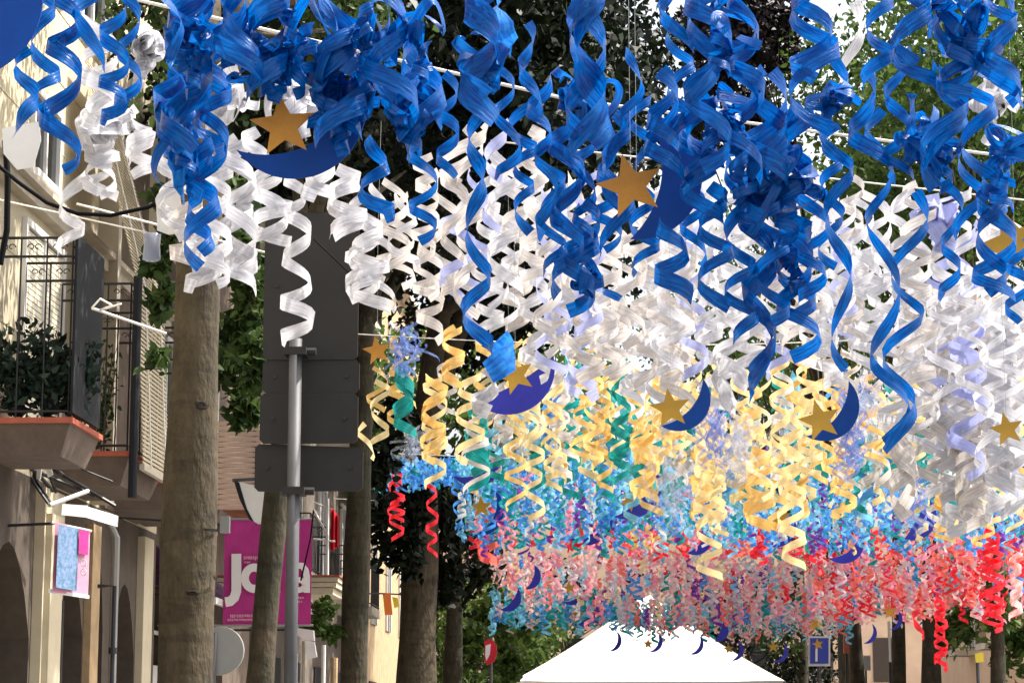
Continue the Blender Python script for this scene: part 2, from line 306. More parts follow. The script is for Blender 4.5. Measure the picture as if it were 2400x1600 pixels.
def tree(X, Y, r0, h, lean, crown, label, group, mt=LEAF, bk=BARK, ncl=34, per=170, size=.16, hangers=(), limbs=6, name='plane_tree', r1=None):
    root = thing(name, label, 'tree', group, (X, Y, 0)); A = At(root)
    b = MB(); n = 14; pts = []; rr = []
    for i in range(n):
        t = i/(n-1); pts.append((X+lean*t+.04*math.sin(5*t+X*3), Y+.04*math.cos(4*t+Y), h*t)); rr.append(r0*(1-(.40 if r0 == .265 else .34)*t)*(1+.06*math.sin(17*t+Y)) + (r0*.35 if i == 0 else 0))
    b.tube(pts, rr, 18)
    cc, cr = np.array(crown[0]), np.array(crown[1]); ends = []
    tp = np.array(pts[-1])
    cen = []
    for k in range(ncl):
        v = nr.normal(size=3); v /= np.linalg.norm(v); v *= nr.uniform(.35, 1)**.5; cen.append(cc+v*cr)
    for k in range(limbs):
        e = cen[k*ncl//limbs]; m1 = tp+(e-tp)*.45+nr.normal(size=3)*.25+np.array([0, 0, .3]); st = tp-np.array([0, 0, .1+.12*k])
        b.tube([st, tp+(m1-tp)*.5+np.array([0, 0, .15]), m1, m1+(e-m1)*.6, e], [r0*.55, r0*.42, r0*.3, r0*.18, r0*.06], 9)
        for q in range(3):
            e2 = cen[(k*ncl//limbs+q+1) % ncl]; b.tube([m1, (m1+e2)/2+nr.normal(size=3)*.2, e2], [r0*.2, r0*.12, r0*.04], 6)
    A(b, 'trunk', bk, smooth=True)
    for (hx, hy, hd, hr, hn) in hangers:
        c = U(hx, hy, hd); rad = m_of(hr, hd); cen.append(c); 
    P = clumps(cen[:ncl], [float(min(cr))*rnd.uniform(.3, .52) for _ in range(ncl)], per)
    if hangers:
        H = []
        for (hx, hy, hd, hr, hn) in hangers:
            c = U(hx, hy, hd); rad = m_of(hr, hd); tb = MB(); st = c+np.array([nr.normal()*rad*.2, 0, rad*1.3])
            for q in range(7):
                e = c+np.array([nr.normal()*rad*.6, nr.normal()*rad*.6, nr.uniform(-1.1, .7)*rad]); md = (st+e)/2+nr.normal(size=3)*rad*.25
                tb.tube([st, md, e], [.012, .008, .004], 5); k = hn//7; tt = nr.uniform(0, 1, (k, 1))
                H.append(np.where(tt < .5, st+(md-st)*tt*2, md+(e-md)*(tt*2-1))+nr.normal(size=(k, 3))*rad*.2)
            A(tb, 'branch', bk)
        P = np.concatenate([P]+H)
    lo = leaves(P-np.array([X, Y, 0]), size, 'crown', mt, root)
    return root
# ---------------- ground ----------------
g = MB(); g.box(-300, 300, -60, 500, -.5, -.008); tag(g.build('ground', M_['paving']), kind='structure')
g = MB(); g.box(-1.9, 7, -30, 160, -.0075, 0); tag(g.build('road', M_['asphalt']), kind='structure')
for nm, x0, x1 in (('pavement', -8, -1.95), ('pavement', 7.05, 14)):
    g = MB(); g.box(x0, x1, -30, 160, -.007, .12); tag(g.build(nm, M_['paving']), kind='structure')
for x0, x1 in ((-2.08, -1.88), (6.98, 7.18)):
    g = MB(); g.box(x0, x1, -30, 160, -.006, .124); tag(g.build('kerb', M_['kerb']), kind='structure')
# ---------------- left buildings ----------------
WX = -5.4
def WY(px, x=WX): return -x*F/(1400-px)
def Z(py, d): return U(1400, py, d)[2]
def arcade(y0, y1, ztop, ops, x=WX, th=.4):
    """wall along the street with pointed-arch openings (ya, yb, springing, apex)"""
    b = MB(); y = y0
    for (ya, yb, zs, za) in ops:
        if ya > y: b.box(x-th, x, y, ya, 0, ztop)
        n = 8; L = []
        for i in range(n+1):
            t = i/n; yy = ya+(yb-ya)*t; q = 1-abs(2*t-1); L.append((yy, zs+(za-zs)*math.sin(q*math.pi/2)**.8 if q > 0 else zs))
        for i in range(n):
            (a, za_), (c, zc) = L[i], L[i+1]
            b.hexa([(x-th, a, za_), (x, a, za_), (x, c, zc), (x-th, c, zc), (x-th, a, ztop), (x, a, ztop), (x, c, ztop), (x-th, c, ztop)])
        y = yb
    if y1 > y: b.box(x-th, x, y, y1, 0, ztop)
    return b
def rail(A, pts, z0, z1, parent, sp=.19, scroll=True, m='iron'):
    b = MB(); r = .009
    for (a, c) in zip(pts[:-1], pts[1:]):
        a = np.array(a); c = np.array(c); L = np.linalg.norm(c-a); n = max(2, int(L/sp))
        for zz in (z0+.06, z1-.17, z1): b.tube([(a[0], a[1], zz), (c[0], c[1], zz)], .013, 6)
        for i in range(n+1):
            p = a+(c-a)*i/n; b.tube([(p[0], p[1], z0), (p[0], p[1], z1)], r, 5)
            if scroll and i < n:
                q = a+(c-a)*(i+.5)/n; u = (c-a)/L
                for sgn in (-1, 1):
                    pp = []
                    for k in range(11):
                        an = k/10*5.2; rr = .036*(1-.07*k); pp.append((q[0]+u[0]*(sgn*.028+rr*math.cos(an)*sgn), q[1]+u[1]*(sgn*.028+rr*math.cos(an)*sgn), z1-.085+rr*math.sin(an)))
                    b.tube(pp, .005, 4)
    return A(b, 'railing', M_[m], parent)
def balcony_slab(b, y0, y1, xo, z, th, tp=.1, x=WX):
    b.hexa([(x+.002, y0+tp, z-th), (xo-tp, y0+tp, z-th), (xo-tp, y1-tp, z-th), (x+.002, y1-tp, z-th), (x+.002, y0, z-.05), (xo, y0, z-.05), (xo, y1, z-.05), (x+.002, y1, z-.05)])
    return b
bA = thing('stone_building', 'cream stone building with plant balcony and pointed shop arches at left edge', 'building', None, (-8, 22, 0)); A = At(bA)
Ytop = 14.0; Yend = 28.2
A(arcade(12, Yend, 4.02, [(16.4, 19.2, 2.6, 3.6), (20.2, 21.95, 2.5, 3.35), (23.15, 24.25, 2.6, 3.25), (24.75, 25.25, 2.7, 3.42), (25.75, 27.0, 2.5, 3.30)]), 'arcade', M_['archshade'])  # shade of the arch jambs is put into the dark wall colour
b = MB(); b.box(-12, WX, 12, Yend, 4.025, 11); 
for zz in (4.6, 5.3, 6.0, 6.7, 7.4, 8.1, 8.8): b.box(WX, WX+.006, 12, Yend-.3, zz, zz+.012)
A(b, 'wall', M_['cream'])
b = MB(); b.box(-9, WX-.42, 12, Yend, 0, 4.0); A(b, 'shop_interior', M_['void'])  # near-black box stands in for the unlit depth of the shops
b = MB(); b.box(WX-.05, WX+.12, 12, Yend, 6.55, 6.68); b.box(WX-.05, WX+.2, 12, Yend, 6.68, 6.74); b.box(WX-.05, WX+.18, 12, Yend, 10.9, 11.15); A(b, 'cornice', M_['stone'])
b = MB(); b.box(WX+.002, WX+.10, 22.02, 22.86, .0, 3.95); b.box(WX+.101, WX+.16, 22.08, 22.6, .0, 3.7); A(b, 'pilaster', M_['cream'])
b = MB(); b.box(WX+.002, WX+.09, 27.05, 27.6, .0, 3.9); A(b, 'pilaster', M_['cream'])
b = MB(); b.box(WX+.002, WX+.08, 24.28, 24.68, .0, 3.8); A(b, 'pilaster', M_['sandst'])
b = MB(); b.box(WX+.002, WX+.22, 24.45, 24.62, 4.03, 8.6); A(b, 'pilaster', M_['stone'])
b = MB(); b.box(WX+.002, WX+.06, 24.9, 26.9, 4.03, 8.8); A(b, 'side_panel', M_['brown'])
def window(A, y0, y1, z0, z1, x=WX, shutter=False):
    b = MB(); f = .07; xx = x+.003
    b.box(xx, xx+.05, y0-f, y0, z0-f, z1+f); b.box(xx, xx+.05, y1, y1+f, z0-f, z1+f); b.box(xx, xx+.05, y0, y1, z1, z1+f); b.box(xx, xx+.08, y0, y1, z0-f, z0); b.box(xx, xx+.04, (y0+y1)/2-.025, (y0+y1)/2+.025, z0, z1)
    fo = A(b, 'window', M_['white'])
    if shutter:
        b = MB(); k = z0+.02
        while k < z1-.05:
            b.box(xx, xx+.02, y0, (y0+y1)/2-.026, k, k+.045); b.box(xx, xx+.02, (y0+y1)/2+.026, y1, k, k+.045); k += .055
        A(b, 'shutter', M_['shutter'], fo)
    b = MB(); b.box(xx, xx+.008, y0, (y0+y1)/2-.03, z0, z1); b.box(xx, xx+.008, (y0+y1)/2+.03, y1, z0, z1); A(b, 'pane', M_['glass'], fo)
window(A, 21.35, 22.35, 6.95, 7.7); window(A, 21.2, 22.7, 4.45, 6.35, shutter=True); window(A, 15.5, 16.8, 4.45, 6.3, shutter=True); window(A, 21.4, 22.4, 9.0, 10.2); window(A, 23.2, 24.2, 9.0, 10.2); window(A, 18.4, 19.4, 7.1, 8.4)
# balconies
XO = -4.62
def balcony(A, y0, y1, zf, zr, cover, near=True, scroll=True):
    b = MB(); balcony_slab(b, y0, y1, XO, zf, .33); s = A(b, 'balcony', M_['slab'])
    b = MB(); b.box(WX+.003, XO+.03, y0-.03, y1+.03, zf-.05, zf); A(b, 'tile_edge', M_['terra'], s)
    rail(A, [(WX+.05, y0+.04), (XO-.03, y0+.04), (XO-.03, y1-.04), (WX+.05, y1-.04)], zf+.002, zr, s, scroll=scroll)
    if cover:
        b = MB(); b.box(XO-.012, XO+.012, y0+.03, y1-.05, zf+.05, zr+.03); A(b, 'rail_cover', M_['darkcloth'], s)
    return s
balcony(A, 20.0, 21.2, Z(972, 20), Z(545, 20), True)
balcony(A, 22.6, 24.3, Z(1052, 22.6), Z(655, 22.6), False)
balcony(A, 25.3, 27.6, Z(1118, 25.3), Z(760, 25.3), False)
# railing box around the drainpipe
b = MB(); b.tube([(XO+.05, 22.56, 3.9), (XO+.05, 22.56, Z(640, 22.56))], .045, 10); A(b, 'drainpipe', M_['darkcloth'])
b = MB(); b.tube([(WX+.2, 24.86, .1), (WX+.2, 24.86, 3.7), (WX+.1, 24.86, 3.9)], .045, 8); A(b, 'drainpipe', M_['greydisc'])
# slatted roll blind over the second balcony
bl = thing('roll_blind', 'beige slatted roll blind draped out over the second balcony railing', 'blind', None, (XO, 23.5, 4.3)); Ab = At(bl); b = MB()
pz = [(-5.25, 8.5), (-4.62, 6.1), (-4.52, 4.25)]
n = 0
for (xa, za), (xb, zb) in zip(pz[:-1], pz[1:]):
    L = math.hypot(xb-xa, zb-za); k = int(L/.045)
    for i in range(k):
        t0 = i/k; t1 = (i+.8)/k; p = (xa+(xb-xa)*t0, za+(zb-za)*t0); q = (xa+(xb-xa)*t1+.012, za+(zb-za)*t1)
        b.hexa([(p[0]-.012, 22.8, p[1]), (p[0], 22.8, p[1]), (p[0], 24.2, p[1]-.0), (p[0]-.012, 24.2, p[1]), (q[0]-.012, 22.8, q[1]), (q[0], 22.8, q[1]), (q[0], 24.2, q[1]), (q[0]-.012, 24.2, q[1])])
Ab(b, 'slats', M_['slat']); b = MB(); b.box(-4.55, -4.5, 22.78, 24.22, 4.2, 4.26); Ab(b, 'bottom_bar', M_['stone'])
b = MB()
for yy in (23.1, 23.9): b.tube([(-5.2, yy, 8.45), (-4.6, yy, 6.1), (-4.49, yy, 4.25)], .008, 5)
Ab(b, 'cord', M_['cord'])
# second blind sheet facing us at the building's end
# plants on first balcony
for (px, py, d, r, nl, lab) in ((30, 850, 20.1, 60, 260, 'dark leafy shrub on the first balcony at the left edge'), (110, 850, 20.1, 62, 300, 'dark glossy shrub on the first balcony beside the dark rail cover'), (165, 850, 20.5, 45, 190, 'grey green leafy plant at the corner of the first balcony')):
    p = U(px, 965, d); root = thing('potted_shrub', lab, 'plant', 'shrubs on the first balcony', (p[0], p[1]+.12, p[2])); b = MB(); b.tube([(0, 0, 0), (0, 0, .02), (0, 0, .2), (0, 0, .22)], [.06, .07, .09, .09], 12); b.build('pot', M_['darkcloth'], root)
    b = MB(); P = []
    for k in range(14):
        e = np.array([rnd.uniform(-.22, .22), rnd.uniform(-.12, .12), rnd.uniform(.35, .78)]); b.tube([(0, 0, .2), e*.6+np.array([0, 0, .1]), e], [.01, .008, .004], 5)
        for q in range(nl//6): t = rnd.uniform(0, 1); P.append(e*t+np.array([0, 0, .02])*(1-t)+nr.normal(size=3)*.055)
    b.build('stem', BARK2, root); leaves(P, .08, 'foliage', LEAFG, root, -.5)
p = U(235, 1040, 22.8); root = thing('trailing_plant', 'thin yellow green plant climbing the second balcony railing', 'plant', None, tuple(p)); b = MB(); P = []
for k in range(9):
    e = np.array([rnd.uniform(-.08, .15), rnd.uniform(.0, .1), rnd.uniform(.4, 1.3)]); b.tube([(0, 0, 0), e*.5+nr.normal(size=3)*.03, e], [.006, .005, .003], 5)
    for q in range(22): P.append(e*rnd.random()+nr.normal(size=3)*.04)
b.build('stem', BARK2, root); leaves(P, .055, 'foliage', LEAF, root)
# building B: brown with purple awning
bB = thing('brown_building', 'brown rendered building with a dark purple awning behind the nearest trunk', 'building', None, (-8, 33, 0)); A = At(bB)
WB = -5.55
b = MB(); b.box(-12, WB, Yend+.01, 37, 3.9, 12); b.box(WB-.4, WB, Yend+.01, 28.7, 0, 3.9); b.box(WB-.4, WB, 31.0, 31.6, 0, 3.9); b.box(WB-.4, WB, 34.4, 37, 0, 3.9); A(b, 'wall', M_['brown'])
b = MB(); b.box(-9, WB-.41, Yend+.02, 36.9, 0, 3.88); A(b, 'shop_interior', M_['void'])  # shop darkness again put in as a black box
b = MB()
for y in (28.72, 29.4, 30.2, 30.95): b.box(WB-.3, WB-.25, y, y+.06, 0, 2.95)
for z in (.9, 1.9, 2.9): b.box(WB-.3, WB-.26, 28.72, 31, z, z+.05)
b.box(WB-.3, WB-.28, 29.3, 30.1, .9, 2.1)
b.box(WB-.3, WB-.28, 30.3, 30.9, 1.4, 2.5); A(b, 'shop_window', M_['white'])
b = MB(); b.hexa([(WB+.01, 28.7, 3.45), (WB+.8, 28.7, 3.28), (WB+.8, 31.2, 3.28), (WB+.01, 31.2, 3.45), (WB+.01, 28.7, 3.95), (WB+.8, 28.7, 3.34), (WB+.8, 31.2, 3.34), (WB+.01, 31.2, 3.95)])
for k in range(6): b.box(WB+.05, WB+.6, 28.66, 28.69, 3.3+.08*k, 3.33+.08*k)
aw = A(b, 'awning', M_['dpurple']); b = MB(); b.box(WB+.78, WB+.83, 28.65, 31.25, 3.2, 3.28); A(b, 'awning_bar', M_['white'], aw)
window(A, 29.2, 30.2, 4.5, 6.6, x=WB); window(A, 32.2, 33.2, 4.5, 6.6, x=WB, shutter=True); window(A, 29.2, 30.2, 7.8, 9.6, x=WB)
b = MB(); balcony_slab(b, 29.0, 30.6, WB+.8, 4.45, .2, .05, WB); s = A(b, 'balcony', M_['slab'])
# peach blind further along, sunlit
bl = thing('roll_blind', 'peach slatted roll blind sunlit above the magenta banner', 'blind', None, (-4.6, 34, 4.6)); Ab = At(bl); b = MB()
ya, yb = 32.6, 35.4
k = 0; z = 4.75
while z < 5.98: b.box(-4.9+(6.5-z)*.14, -4.88+(6.5-z)*.14, ya, yb, z, z+.05); b.box(-5.5, -4.88+(6.5-z)*.14-.01, ya-.03, ya, z, z+.055); z += .075
Ab(b, 'slats', M_['peachslat']); b = MB(); b.box(-5.5, -4.62, ya-.04, yb+.02, 4.68, 4.74); Ab(b, 'bottom_bar', M_['roof'])
# building C and beyond
def plainbuilding(lab, x0, x1, y0, y1, h, mt, floors, facex, xs, shop=True, bal=True):
    root = thing('apartment_building', lab, 'building', None, ((x0+x1)/2, (y0+y1)/2, 0)); A = At(root); b = MB(); b.box(x0, x1, y0, y1, 0, h); A(b, 'wall', mt)
    sx = 1 if facex == x1 else -1
    b = MB(); b.box(min(facex, facex+sx*.3), max(facex, facex+sx*.3), y0, y1, h, h+.25); A(b, 'cornice', M_['stone'])
    for fl in range(floors):
        z = 4.3+3.1*fl
        for yy in xs:
            b = MB(); xa, xb = sorted((facex+sx*.003, facex+sx*.06)); b.box(xa, xb, yy-.6, yy-.5, z, z+2.2); b.box(xa, xb, yy+.5, yy+.6, z, z+2.2); b.box(xa, xb, yy-.5, yy+.5, z+2.1, z+2.2); b.box(xa, xb, yy-.03, yy+.03, z, z+2.1); f = A(b, 'window', M_['white'])
            b = MB(); xa, xb = sorted((facex+sx*.003, facex+sx*.02)); b.box(xa, xb, yy-.5, yy-.03, z, z+2.1); b.box(xa, xb, yy+.03, yy+.5, z, z+2.1); A(b, 'pane', M_['glass'], f)
            if bal:
                b = MB(); xa, xb = sorted((facex+sx*.001, facex+sx*.75)); b.box(xa, xb, yy-.9, yy+.9, z-.2, z-.02); s = A(b, 'balcony', M_['stone'])
                rail(A, [(facex+sx*.05, yy-.85), (facex+sx*.72, yy-.85), (facex+sx*.72, yy+.85)], z-.018, z+.95, s, sp=.16, scroll=False)
    if shop:
        xa, xb = sorted((facex+sx*.004, facex+sx*.03))
        for yy in xs: b = MB(); b.box(xa, xb, yy-.9, yy+.9, .12, 2.9); A(b, 'shop_opening_shade', M_['void'])  # flat near-black sheets on the wall paint the shade inside the shops
    return root
plainbuilding('grey brown apartment house with iron balconies beyond the magenta banner', -13, -5.5, 37.02, 52, 13, M_['grime'], 3, -5.5, (39.3, 42, 46, 50))
plainbuilding('sandy apartment house half hidden by trunks and leaves down the street on the left', -13, -5.6, 52.02, 78, 14, M_['sandst'], 3, -5.6, (54, 58, 62, 66, 70, 74), bal=False)
plainbuilding('tall peach apartment house closing the far right side of the street', 12.2, 24, 48, 84, 12, M_['peach'], 3, 12.2, (50, 54, 58, 62, 66, 70, 76))
pe = thing('far_building', 'pale peach building across the far end of the street behind the marquee', 'building', None, (3, 120, 0)); A = At(pe)
b = MB(); b.box(-16, 26, 118, 130, 0, 12); A(b, 'wall', M_['peach'])
for i in range(13):
    for k in range(3):
        x = -14+i*3.1; b = MB(); b.box(x, x+1.1, 117.93, 117.997, .8+3.4*k, 3+3.4*k); A(b, 'window', M_['glass'])
b = MB(); b.box(-16, 26, 117.2, 118-.003, 3.6, 3.9); A(b, 'ledge', M_['stone'])
# ---------------- trees ----------------
TX = -3.14
def TY(px): return -TX*F/(1400-px)
T1 = tree(TX, 18.0, .265, 6.6, -.06, ((-3.2, 20.8, 8.9), (1.5, 2.0, 1.5)), 'nearest plane tree, thick pale trunk rising at left in front of the brown building', 'plane trees along the left pavement', ncl=20, per=220, size=.105,
     hangers=((585, 700, 20.5, 50, 420), (585, 860, 20.5, 55, 450), (545, 500, 20, 50, 380), (575, 980, 21, 30, 200), (545, 640, 21, 60, 520), (570, 780, 21, 50, 380), (530, 880, 21, 60, 500), (560, 960, 21, 40, 150), (365, 640, 20, 32, 190), (385, 720, 20, 30, 170), (370, 850, 19, 22, 60), (395, 560, 20, 30, 100), (560, 560, 20, 45, 200), (360, 460, 21, 22, 60)))
for (px, py, w_, h_, lab) in ((462, 694, 15, 8, 'dark knot high on the trunk'), (474, 950, 12, 9, 'slanting dark knot on the trunk'), (455, 1390, 13, 5, 'long dark scar low on the trunk'), (500, 1240, 20, 3, 'narrow dark crease on the trunk'), (505, 1352, 6, 5, 'small dark knot on the trunk')):
    p = U(px, py, 17.86); t_ = (p[2])/6.6; rt_ = .265*(1-.40*t_); xc = TX-.06*t_; dx = p[0]-xc; b = MB()
    for ring_ in (1.25, .8, .3):
        for a_ in range(12):
            jj = 1+.25*math.sin(a_*2.3+px); x_ = dx+m_of(w_, 18)*ring_*jj*math.cos(a_*.5236); z_ = p[2]+m_of(h_, 18)*ring_*math.sin(a_*.5236); x_ = max(-rt_*.97, min(rt_*.97, x_)); b.v.append((xc+x_, 18.0-math.sqrt(max(0, rt_*rt_-x_*x_))*1.02-(.005 if ring_ == .8 else -.006), z_))
    for q in range(2):
        for a_ in range(12): n_ = (a_+1) % 12; b.f.append((q*12+a_, q*12+n_, q*12+12+n_, q*12+12+a_)); b.m.append(0)
    b.f.append(tuple(range(24, 36))); b.m.append(0); ko = At(T1)(b, 'knot', M_['knot'], smooth=True); ko['label'] = lab
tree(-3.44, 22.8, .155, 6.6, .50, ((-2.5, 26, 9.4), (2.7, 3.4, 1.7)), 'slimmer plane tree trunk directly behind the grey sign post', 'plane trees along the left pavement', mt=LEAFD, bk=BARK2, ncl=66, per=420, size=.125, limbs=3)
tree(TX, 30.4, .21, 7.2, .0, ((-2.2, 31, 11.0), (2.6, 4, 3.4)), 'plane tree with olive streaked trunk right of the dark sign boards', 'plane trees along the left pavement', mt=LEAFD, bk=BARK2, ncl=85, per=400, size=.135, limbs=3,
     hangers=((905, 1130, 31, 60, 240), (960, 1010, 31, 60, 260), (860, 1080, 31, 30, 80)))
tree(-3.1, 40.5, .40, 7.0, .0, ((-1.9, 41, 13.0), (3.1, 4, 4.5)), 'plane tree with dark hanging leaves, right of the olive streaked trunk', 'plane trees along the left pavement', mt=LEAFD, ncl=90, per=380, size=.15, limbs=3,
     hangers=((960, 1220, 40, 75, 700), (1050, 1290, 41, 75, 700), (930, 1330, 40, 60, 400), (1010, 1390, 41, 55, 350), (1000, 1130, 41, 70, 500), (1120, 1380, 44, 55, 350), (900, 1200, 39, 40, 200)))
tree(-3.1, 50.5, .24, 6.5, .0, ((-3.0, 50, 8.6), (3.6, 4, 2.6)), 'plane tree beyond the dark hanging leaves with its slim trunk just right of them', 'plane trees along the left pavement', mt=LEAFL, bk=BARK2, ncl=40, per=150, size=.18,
     hangers=((1150, 1470, 56, 60, 500), (1220, 1500, 58, 60, 450), (1100, 1540, 55, 55, 380), (1180, 1570, 56, 50, 350), (1260, 1450, 58, 40, 250), (1060, 1500, 54, 30, 120)))
tree(6.4, 58, .22, 7, 0, ((3.75, 58, 18.8), (1.6, 3, 2.5)), 'dark red leaved tree, crown beside the white sky slit above the right half', None, mt=LEAFR, bk=BARK2, ncl=34, per=220, size=.19, name='copper_tree')
RG = 'trees along the right side of the street'
def TXr(px, d): return (px-1400)*d/F
for (px, d, rr, cz, cx, cr, mt, lab) in ((2322, 46, .17, 14.8, 9.2, 4.0, LEAFL, 'rightmost slender tree trunk near the right edge'),
        (2173, 52, .25, 14.2, 8.5, 3.3, LEAFL, 'tree with thick dark trunk right of the blue sign'),
        (2100, 56, .20, 17.5, 10.0, 4.6, LEAFL, 'slim tree just left of the thick dark trunk on the right'),
        (1975, 80, .31, 17.0, 8.4, 4.6, LEAFL, 'brown trunked tree immediately right of the blue sign'),
        (1872, 86, .31, 16.0, 6.8, 4.4, LEAF, 'tree with dark mossy trunk immediately left of the blue sign')):
    X = TXr(px, d); tree(X, d, rr, 7, 0, ((cx, d+1, cz), (cr, 3.6, cr*.95)), lab, RG, mt=mt, bk=BARK2, ncl=56, per=240, size=.17, name='street_tree',
        hangers={2322: ((2370, 1440, 46, 60, 400), (2250, 1480, 46, 40, 220), (2390, 1540, 47, 50, 300)), 2173: ((2210, 1500, 52, 35, 180),), 1872: ((1790, 1490, 85, 45, 260), (1750, 1460, 85, 40, 180), (1850, 1520, 85, 40, 160), (1940, 1480, 85, 40, 120))}.get(px, ()))
# bush row behind marquee
for (px, d, r, lab) in ((1150, 75, 2.6, 'green bushy tree left of the marquee roof'), (1800, 88, 3.0, 'dark bushy tree right of the marquee roof'), (1310, 92, 4.0, 'broad bushy tree behind the left slope of the marquee')):
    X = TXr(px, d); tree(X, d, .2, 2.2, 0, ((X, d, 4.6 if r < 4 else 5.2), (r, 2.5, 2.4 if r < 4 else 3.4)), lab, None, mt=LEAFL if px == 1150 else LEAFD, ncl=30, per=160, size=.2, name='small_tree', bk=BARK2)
# ---------------- sign post ----------------
root = thing('sign_post', 'galvanised post carrying the dark backs of stacked direction signs', 'road sign', None, (U(690, 1000, 17.6)[0], 17.6, .12)); A = At(root)
x0 = U(690, 1000, 17.6)[0]
b = MB(); b.tube([(x0, 17.6, .12), (x0, 17.6, Z(790, 17.6))], .05, 20); A(b, 'post', M_['galv'], smooth=True)
b = MB(); b.tube([(x0, 17.6, .12), (x0, 17.6, .16)], .12, 16); A(b, 'base_plate', M_['galv'])
def panel(xa, xb, ya, yb, cut=0, name='sign_panel', d=17.75, sag=0):
    p = U(xa, ya, d); q = U(xb, yb, d); b = MB(); c = .03
    poly = [(p[0]+c, q[2]), (q[0]-c, q[2]), (q[0], q[2]+c), (q[0], p[2]-c-sag), (q[0]-c, p[2]-sag), (p[0]+c, p[2]), (p[0], p[2]-c), (p[0], q[2]+c)]
    b.prism(poly, 1, d, d+.022); s = A(b, name, M_['signback'])
    b = MB()
    for xx in (p[0]+.1, q[0]-.1):
        zz = (p[2]+q[2])/2; b = MB(); b.tube([(xx, d-.012, zz), (xx, d-.001, zz)], .016, 8); A(b, 'bolt', M_['iron'], s)
panel(622, 838, 500, 842); panel(616, 842, 844, 920, d=17.76); panel(610, 838, 922, 1038); panel(598, 850, 1040, 1150, d=17.78, sag=.03)
b = MB()
for yy in (820, 1148): b = MB(); z = Z(yy, 17.6); b.box(x0-.08, x0+.09, 17.53, 17.72, z-.03, z+.03); b.tube([(x0+.085, 17.6, z), (x0+.16, 17.6, z)], .03, 10); A(b, 'clamp', M_['signback'])
# ---------------- banner ----------------
root = thing('banner_sign', 'magenta hanging shop banner reading Joia behind the trunks', 'banner', None, tuple(U(625, 1460, 29.2))); A = At(root); D = 29.2
p = U(527, 1218, D); q = U(728, 1462, D); b = MB(); n = 16
cv = lambda t: .03*math.sin(t*3.1)
V = []
for i in range(n):
    t0, t1 = i/n, (i+1)/n; xa = p[0]+(q[0]-p[0])*t0; xb = p[0]+(q[0]-p[0])*t1
    b.hexa([(xa, D+cv(t0), q[2]), (xb, D+cv(t1), q[2]), (xb, D+cv(t1)+.01, q[2]), (xa, D+cv(t0)+.01, q[2]), (xa, D+cv(t0), p[2]), (xb, D+cv(t1), p[2]), (xb, D+cv(t1)+.01, p[2]), (xa, D+cv(t0)+.01, p[2])])
ban = A(b, 'cloth', M_['magenta'])
for zz in (p[2]+.012, q[2]-.012): b = MB(); b.tube([(-5.55, D+.01, zz), (q[0]+.03, D+.01, zz)], .014, 8); A(b, 'rod', M_['greydisc'])
def text(s, size, px, py, d, mt, root, name='lettering', ext=.004, bold=.0, sx=1):
    cu = bpy.data.curves.new(name, 'FONT'); cu.body = s; cu.size = size; cu.extrude = ext; cu.offset = bold; o = bpy.data.objects.new('tmp', cu); col.objects.link(o)
    bpy.context.view_layer.update(); dg = bpy.context.evaluated_depsgraph_get(); me = bpy.data.meshes.new_from_object(o.evaluated_get(dg)); bpy.data.objects.remove(o)
    me.name = name; me.materials.clear(); me.materials.append(mt); n = bpy.data.objects.new(name, me); col.objects.link(n)
    P = Vector(U(px, py, d)); n.parent = root; n.location = P-Vector(root.location); n.rotation_euler = (math.pi/2, 0, 0); n.scale = (sx, 1, 1); return n
# large word: J drops below the line, round letters beside it
def strip2d(b, pts, w, d, e=.006):
    pts = [np.array(p) for p in pts]; L = []; Rr = []
    for i, p in enumerate(pts):
        t = pts[min(i+1, len(pts)-1)]-pts[max(i-1, 0)]; t = t/(np.linalg.norm(t)+1e-9); nn = np.array([-t[1], t[0]]); L.append(p+nn*w/2); Rr.append(p-nn*w/2)
    for i in range(len(pts)-1): b.hexa([(*Rr[i][:1], d, Rr[i][1]), (*L[i][:1], d, L[i][1]), (L[i][0], d+e, L[i][1]), (Rr[i][0], d+e, Rr[i][1]), (Rr[i+1][0], d, Rr[i+1][1]), (L[i+1][0], d, L[i+1][1]), (L[i+1][0], d+e, L[i+1][1]), (Rr[i+1][0], d+e, Rr[i+1][1])])
def q2(px, py): u = U(px, py, D-.045); return (u[0], u[2])
k = D/F
b = MB(); strip2d(b, [q2(554, 1297), q2(554, 1350), q2(554, 1385), q2(549, 1400), q2(540, 1408), q2(528, 1410)], 23*k, D-.05); A(b, 'letter', M_['lett'])
def ring(cx, cy, rx, ry, w, a0=0, a1=360, n=26):
    b = MB(); strip2d(b, [q2(cx+rx*math.cos(R(a0+(a1-a0)*i/n)), cy-ry*math.sin(R(a0+(a1-a0)*i/n))) for i in range(n+1)], w*k, D-.05); return b
A(ring(596, 1354, 22, 25, 19), 'letter', M_['lett'])
b = MB(); strip2d(b, [q2(647, 1325), q2(647, 1388)], 20*k, D-.05); strip2d(b, [q2(647, 1298), q2(647, 1312)], 20*k, D-.05); A(b, 'letter', M_['lett'])
b = ring(700, 1370, 14, 12, 13); strip2d(b, [q2(684, 1330), q2(694, 1324), q2(708, 1325), q2(716, 1335), q2(719, 1350), q2(719, 1388)], 15*k, D-.053); A(b, 'letter', M_['lett'])
# the small unreadable lines on the banner, as short strokes
for (xa, xb, yy, h) in ((572, 618, 1303, 10), (573, 584, 1315, 5), (540, 602, 1439, 8), (534, 602, 1449, 6), (694, 712, 1398, 5), (694, 706, 1407, 5)):
    x = xa; b = MB()
    while x < xb:
        ww = rnd.uniform(2, 4.5); a = U(x, yy, D-.03); c = U(x+ww, yy+h*rnd.uniform(.6, 1), D-.03); b.box(a[0], c[0], D-.045, D-.04, c[2], a[2]); x += ww+rnd.uniform(1, 2)
    b.f and A(b, 'small_print', M_['lpink'])
